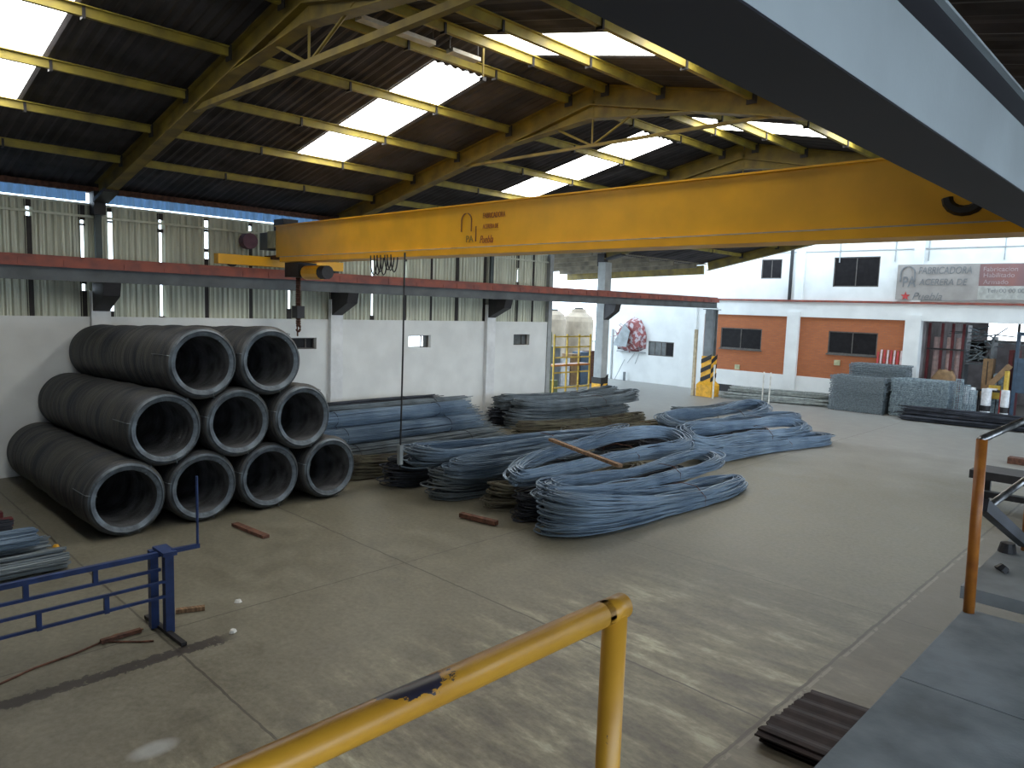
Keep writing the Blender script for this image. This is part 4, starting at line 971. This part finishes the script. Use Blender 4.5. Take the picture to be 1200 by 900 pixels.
# hanging sack-like wind-worn object on the white far wall
c = FY(742, 395, FYW); cx, cz = c[0], c[2]
t = T('scrap_bundle', 'reddish grey tangled bundle mounted on the white far wall', 'scrap bundle', (cx, FYW, cz - .9))
g = np.random.RandomState(3); v = []; K = 20; 
prof = [(-1.05, -.62), (-1.0, .0), (-.75, .55), (-.35, .95), (0, 1.15), (.45, 1.0), (.8, .6), (.95, .1), (.95, -.6), (.3, -.85), (-.5, -.8)]
v = [(cx + a + g.uniform(-.05, .05), FYW - .02, cz + b) for a, b in prof] + [(cx + a * .8 + g.uniform(-.08, .08), FYW - .45 + g.uniform(-.1, .1), cz + b * .8) for a, b in prof] + [(cx, FYW - .62, cz)]
n_ = len(prof); f = [(i, (i + 1) % n_, n_ + (i + 1) % n_, n_ + i) for i in range(n_)] + [(n_ + i, n_ + (i + 1) % n_, 2 * n_) for i in range(n_)]
t.part(MB().add(v, f), 'shell', 'bag_red')
mb = MB(); v = [(cx - .95, FYW - .66, cz - .5), (cx + .1, FYW - .78, cz - .55), (cx + .3, FYW - .74, cz + .35), (cx - .15, FYW - .66, cz + .75)]; v += [(a, b - .03, c_) for a, b, c_ in v]
t.part(mb.add(v, [(0, 1, 2, 3), (7, 6, 5, 4), (0, 4, 5, 1), (1, 5, 6, 2), (2, 6, 7, 3), (3, 7, 4, 0)]), 'grey_flap', 'bag_grey')
mb = MB()
for i in range(60):
    a = g.uniform(0, 2 * PI); p = np.array([cx + math.cos(a) * .85, FYW - .35, cz + math.sin(a) * .75]); mb.tube([p, p + g.normal(0, .16, 3) * [1, .4, 1]], .018, 4)
t.part(mb, 'loose_strands', 'bag_red')['kind'] = 'stuff'
t.part(MB().box(cx - .9, cx + .9, FYW - .3, FYW, cz - .88, cz - .80).tube([(cx + .2, FYW - .05, cz - .9), (cx - .3, FYW - .05, cz - 1.5)], .015, 5).tube([(cx + .5, FYW - .05, cz - .9), (cx + .25, FYW - .05, cz - 1.5)], .015, 5), 'bracket', 'grey_white')
X = FY(717, 420, FYW)[0]
struct(MB().box(X - .05, X + .05, FYW - .06, FYW, 0, 2.9), 'trim_4', 'grey_white')
tag(MB().bar((FY(729, 420, 34.2)[0], 34.45, 1.2), (FY(722, 450, 34.2)[0], 34.0, 0), .03, .03).build('leaning_stick', 'grey_white'), 'thin stick leaning on the white far wall', 'stick')
tag(MB().box(FY(730, 440, 34.2)[0], FY(730, 440, 34.2)[0] + .1, 34.2, 34.3, 0, .5).build('short_post', 'beam_grey'), 'short grey post at the foot of the white far wall', 'post')
# small yellow wall boxes on the brick
for px, py in ((864, 430), (981, 425)):
    p = FY(px, py, FYW)
    tag(MB().box(p[0] - .13, p[0] + .13, FYW - .04, FYW + .02, p[2] - .12, p[2] + .12).build('wall_socket', 'cream'), 'small yellow box on the brick wall, ' + ('left panel' if px < 900 else 'right panel'), 'wall box', 'yellow wall boxes')

# ------------------------------------------------------------------ banner on the far wall
sx0, sx1, sz0, sz1 = FY(1051, 340, FYW)[0], -3.4, 4.86, 6.35
t = T('banner', 'grey company banner with dark red panel on the upper far wall', 'sign', (sx0, FYW, sz0))
yy = FYW - .12
bo = t.part(MB().box(sx0, sx1, yy, yy + .1, sz0, sz1), 'board', 'sign_grey')
xm = FY(1148, 330, FYW)[0]
t.part(MB().box(xm, sx1, yy - .012, yy, 5.45, 6.32), 'red_panel', 'sign_purple'); t.part(MB().box(xm, sx1, yy - .012, yy, sz0 + .05, 5.45), 'pale_panel', 'sign_light')
L0 = Matrix.Translation(Vector(-t.loc))
def btext(s_, px, py, size, m, **kw):
    p = FY(px, py, yy); return text_mesh(s_, size, 'lettering', m, t.o, L0 @ facing_south(p[0], yy - .016, p[2]), .003, **kw)
mb = MB(); p = FY(1055, 333, yy); arch(mb, p[0], p[2] + .1, .55, .65, .035, yy - .02); t.part(mb, 'emblem', 'sign_text')
btext('PA', 1057, 336, .62, 'sign_text', offset=.01, sx=.72)
btext('FABRICADORA', 1076, 321, .42, 'sign_text', shear=.15, sx=.70); btext('ACERERA DE', 1077, 334, .38, 'sign_text', shear=.15, sx=.8)
btext('Puebla', 1068, 351, .44, 'sign_text', shear=.3, sx=1.0); 
mb = MB(); p = FY(1061, 347, yy); v = []
for i in range(10): a = PI / 2 + i * PI / 5; r_ = .20 if i % 2 == 0 else .08; v.append((p[0] + r_ * math.cos(a), yy - .02, p[2] + r_ * math.sin(a)))
v += [(a, b + .012, c_) for a, b, c_ in v]; mb.add(v, [tuple(range(10)), tuple(range(19, 9, -1))] + [(i, 10 + i, 10 + (i + 1) % 10, (i + 1) % 10) for i in range(10)])
t.part(mb, 'star', 'red_paint', label='red star')
btext('Fabricacion', 1152, 318, .26, 'sign_text_pale', sx=1.0); btext('Habilitado', 1152, 325, .26, 'sign_text_pale'); btext('Armado', 1152, 333, .26, 'sign_text_pale'); btext('Tel. 00 00 00', 1156, 343, .24, 'sign_text')

# ------------------------------------------------------------------ outside the open bay
t = T('storage_tank', 'tall beige round tank outside the open bay', 'tank', (-29, 36, 0))
c = FX(677, 400, -30.0); tx, ty = -30.0, c[1]
def lathe(prof, cx, cy, n=28):
    v = []; 
    for r_, z in prof: v += [(cx + r_ * math.cos(a), cy + r_ * math.sin(a), z) for a in np.linspace(0, 2 * PI, n + 1)[:-1]]
    f = [(i * n + j, i * n + (j + 1) % n, (i + 1) * n + (j + 1) % n, (i + 1) * n + j) for i in range(len(prof) - 1) for j in range(n)] + [tuple(range(n - 1, -1, -1)), tuple((len(prof) - 1) * n + j for j in range(n))]
    return v, f
t.o.location = (tx, ty, 0); t.loc = np.array([tx, ty, 0.])
t.part(MB().add(*lathe([(.98, 0), (.98, 3.2), (.9, 3.5), (.5, 3.78), (.45, 4.0)], tx, ty)), 'shell', 'tank', smooth=False)
t.part(MB().add(*lathe([(.3, 4.0), (.3, 4.08), (.1, 4.1)], tx, ty, 14)), 'lid', 'dark_metal')
t = T('storage_tank', 'beige tank partly hidden behind the wall corner', 'tank', (-30, ty - 2.4, 0))
t.part(MB().add(*lathe([(.8, 0), (.8, 3.3), (.7, 3.6), (.4, 3.85)], -30, ty - 2.5)), 'shell', 'tank'); t.part(MB().add(*lathe([(.3, 3.85), (.3, 3.95)], -30, ty - 2.5, 14)), 'lid', 'dark_metal')
t = T('yard_wall', 'pale yard wall outside the open bay', 'wall', (-33, 34, 0))
t.part(MB().box(-34, -33.8, 20, 50, 0, 1.6), 'wall_panel', 'white_wall'); t.part(MB().box(-34.05, -33.75, 20, 50, 1.6, 1.7), 'coping', 'grey_white')
sx = -20.3
t = T('scaffold_frame', 'yellow pipe scaffold frame standing in the open bay', 'scaffold', (sx, 24.3, 0))
ys_ = [FX(px, 420, sx)[1] for px in (649, 664, 678, 691)]
for Y in ys_: t.part(MB().box(sx - .03, sx + .03, Y - .03, Y + .03, 0, 2.9), 'standard', 'scaffold')
for z in (.6, 1.25, 1.9, 2.35, 2.8): t.part(MB().box(sx - .03, sx + .03, ys_[0], ys_[-1], z - .03, z + .03), 'ledger', 'scaffold')
t.part(MB().box(sx - .5, sx + .03, ys_[0], ys_[-1], 1.52, 1.60), 'deck', 'rail_orange')
t.part(MB().box(sx - .03, sx + .03, ys_[0] - .3, ys_[0] - .2, 0, 3.0), 'end_post', 'green_frame', label='olive green end post')
t = T('pallet_stack', 'green-grey crates standing low behind the scaffold', 'crates', (-21.6, 24, 0))
t.part(MB().box(-22.2, -21.2, ys_[0], ys_[2] - .3, 0, .8), 'crate', 'green_frame'); t.part(MB().box(-22.0, -21.4, ys_[0] + .3, ys_[2] - .6, .8, 1.1), 'tarp', 'bag_grey')
t = T('machine_pile', 'dark equipment and boxes beyond the scaffold', 'equipment', (-24, 28, 0)); g = np.random.RandomState(8)
for i in range(6):
    Y = 27 + i * .8; z = g.uniform(1.2, 2.2); t.part(MB().box(-25.2 + g.uniform(0, .4), -24.4, Y, Y + .7, 0, z), 'box', ['mauve', 'beam_grey', 'white_drum', 'cardboard', 'machine_blue', 'rust'][i])
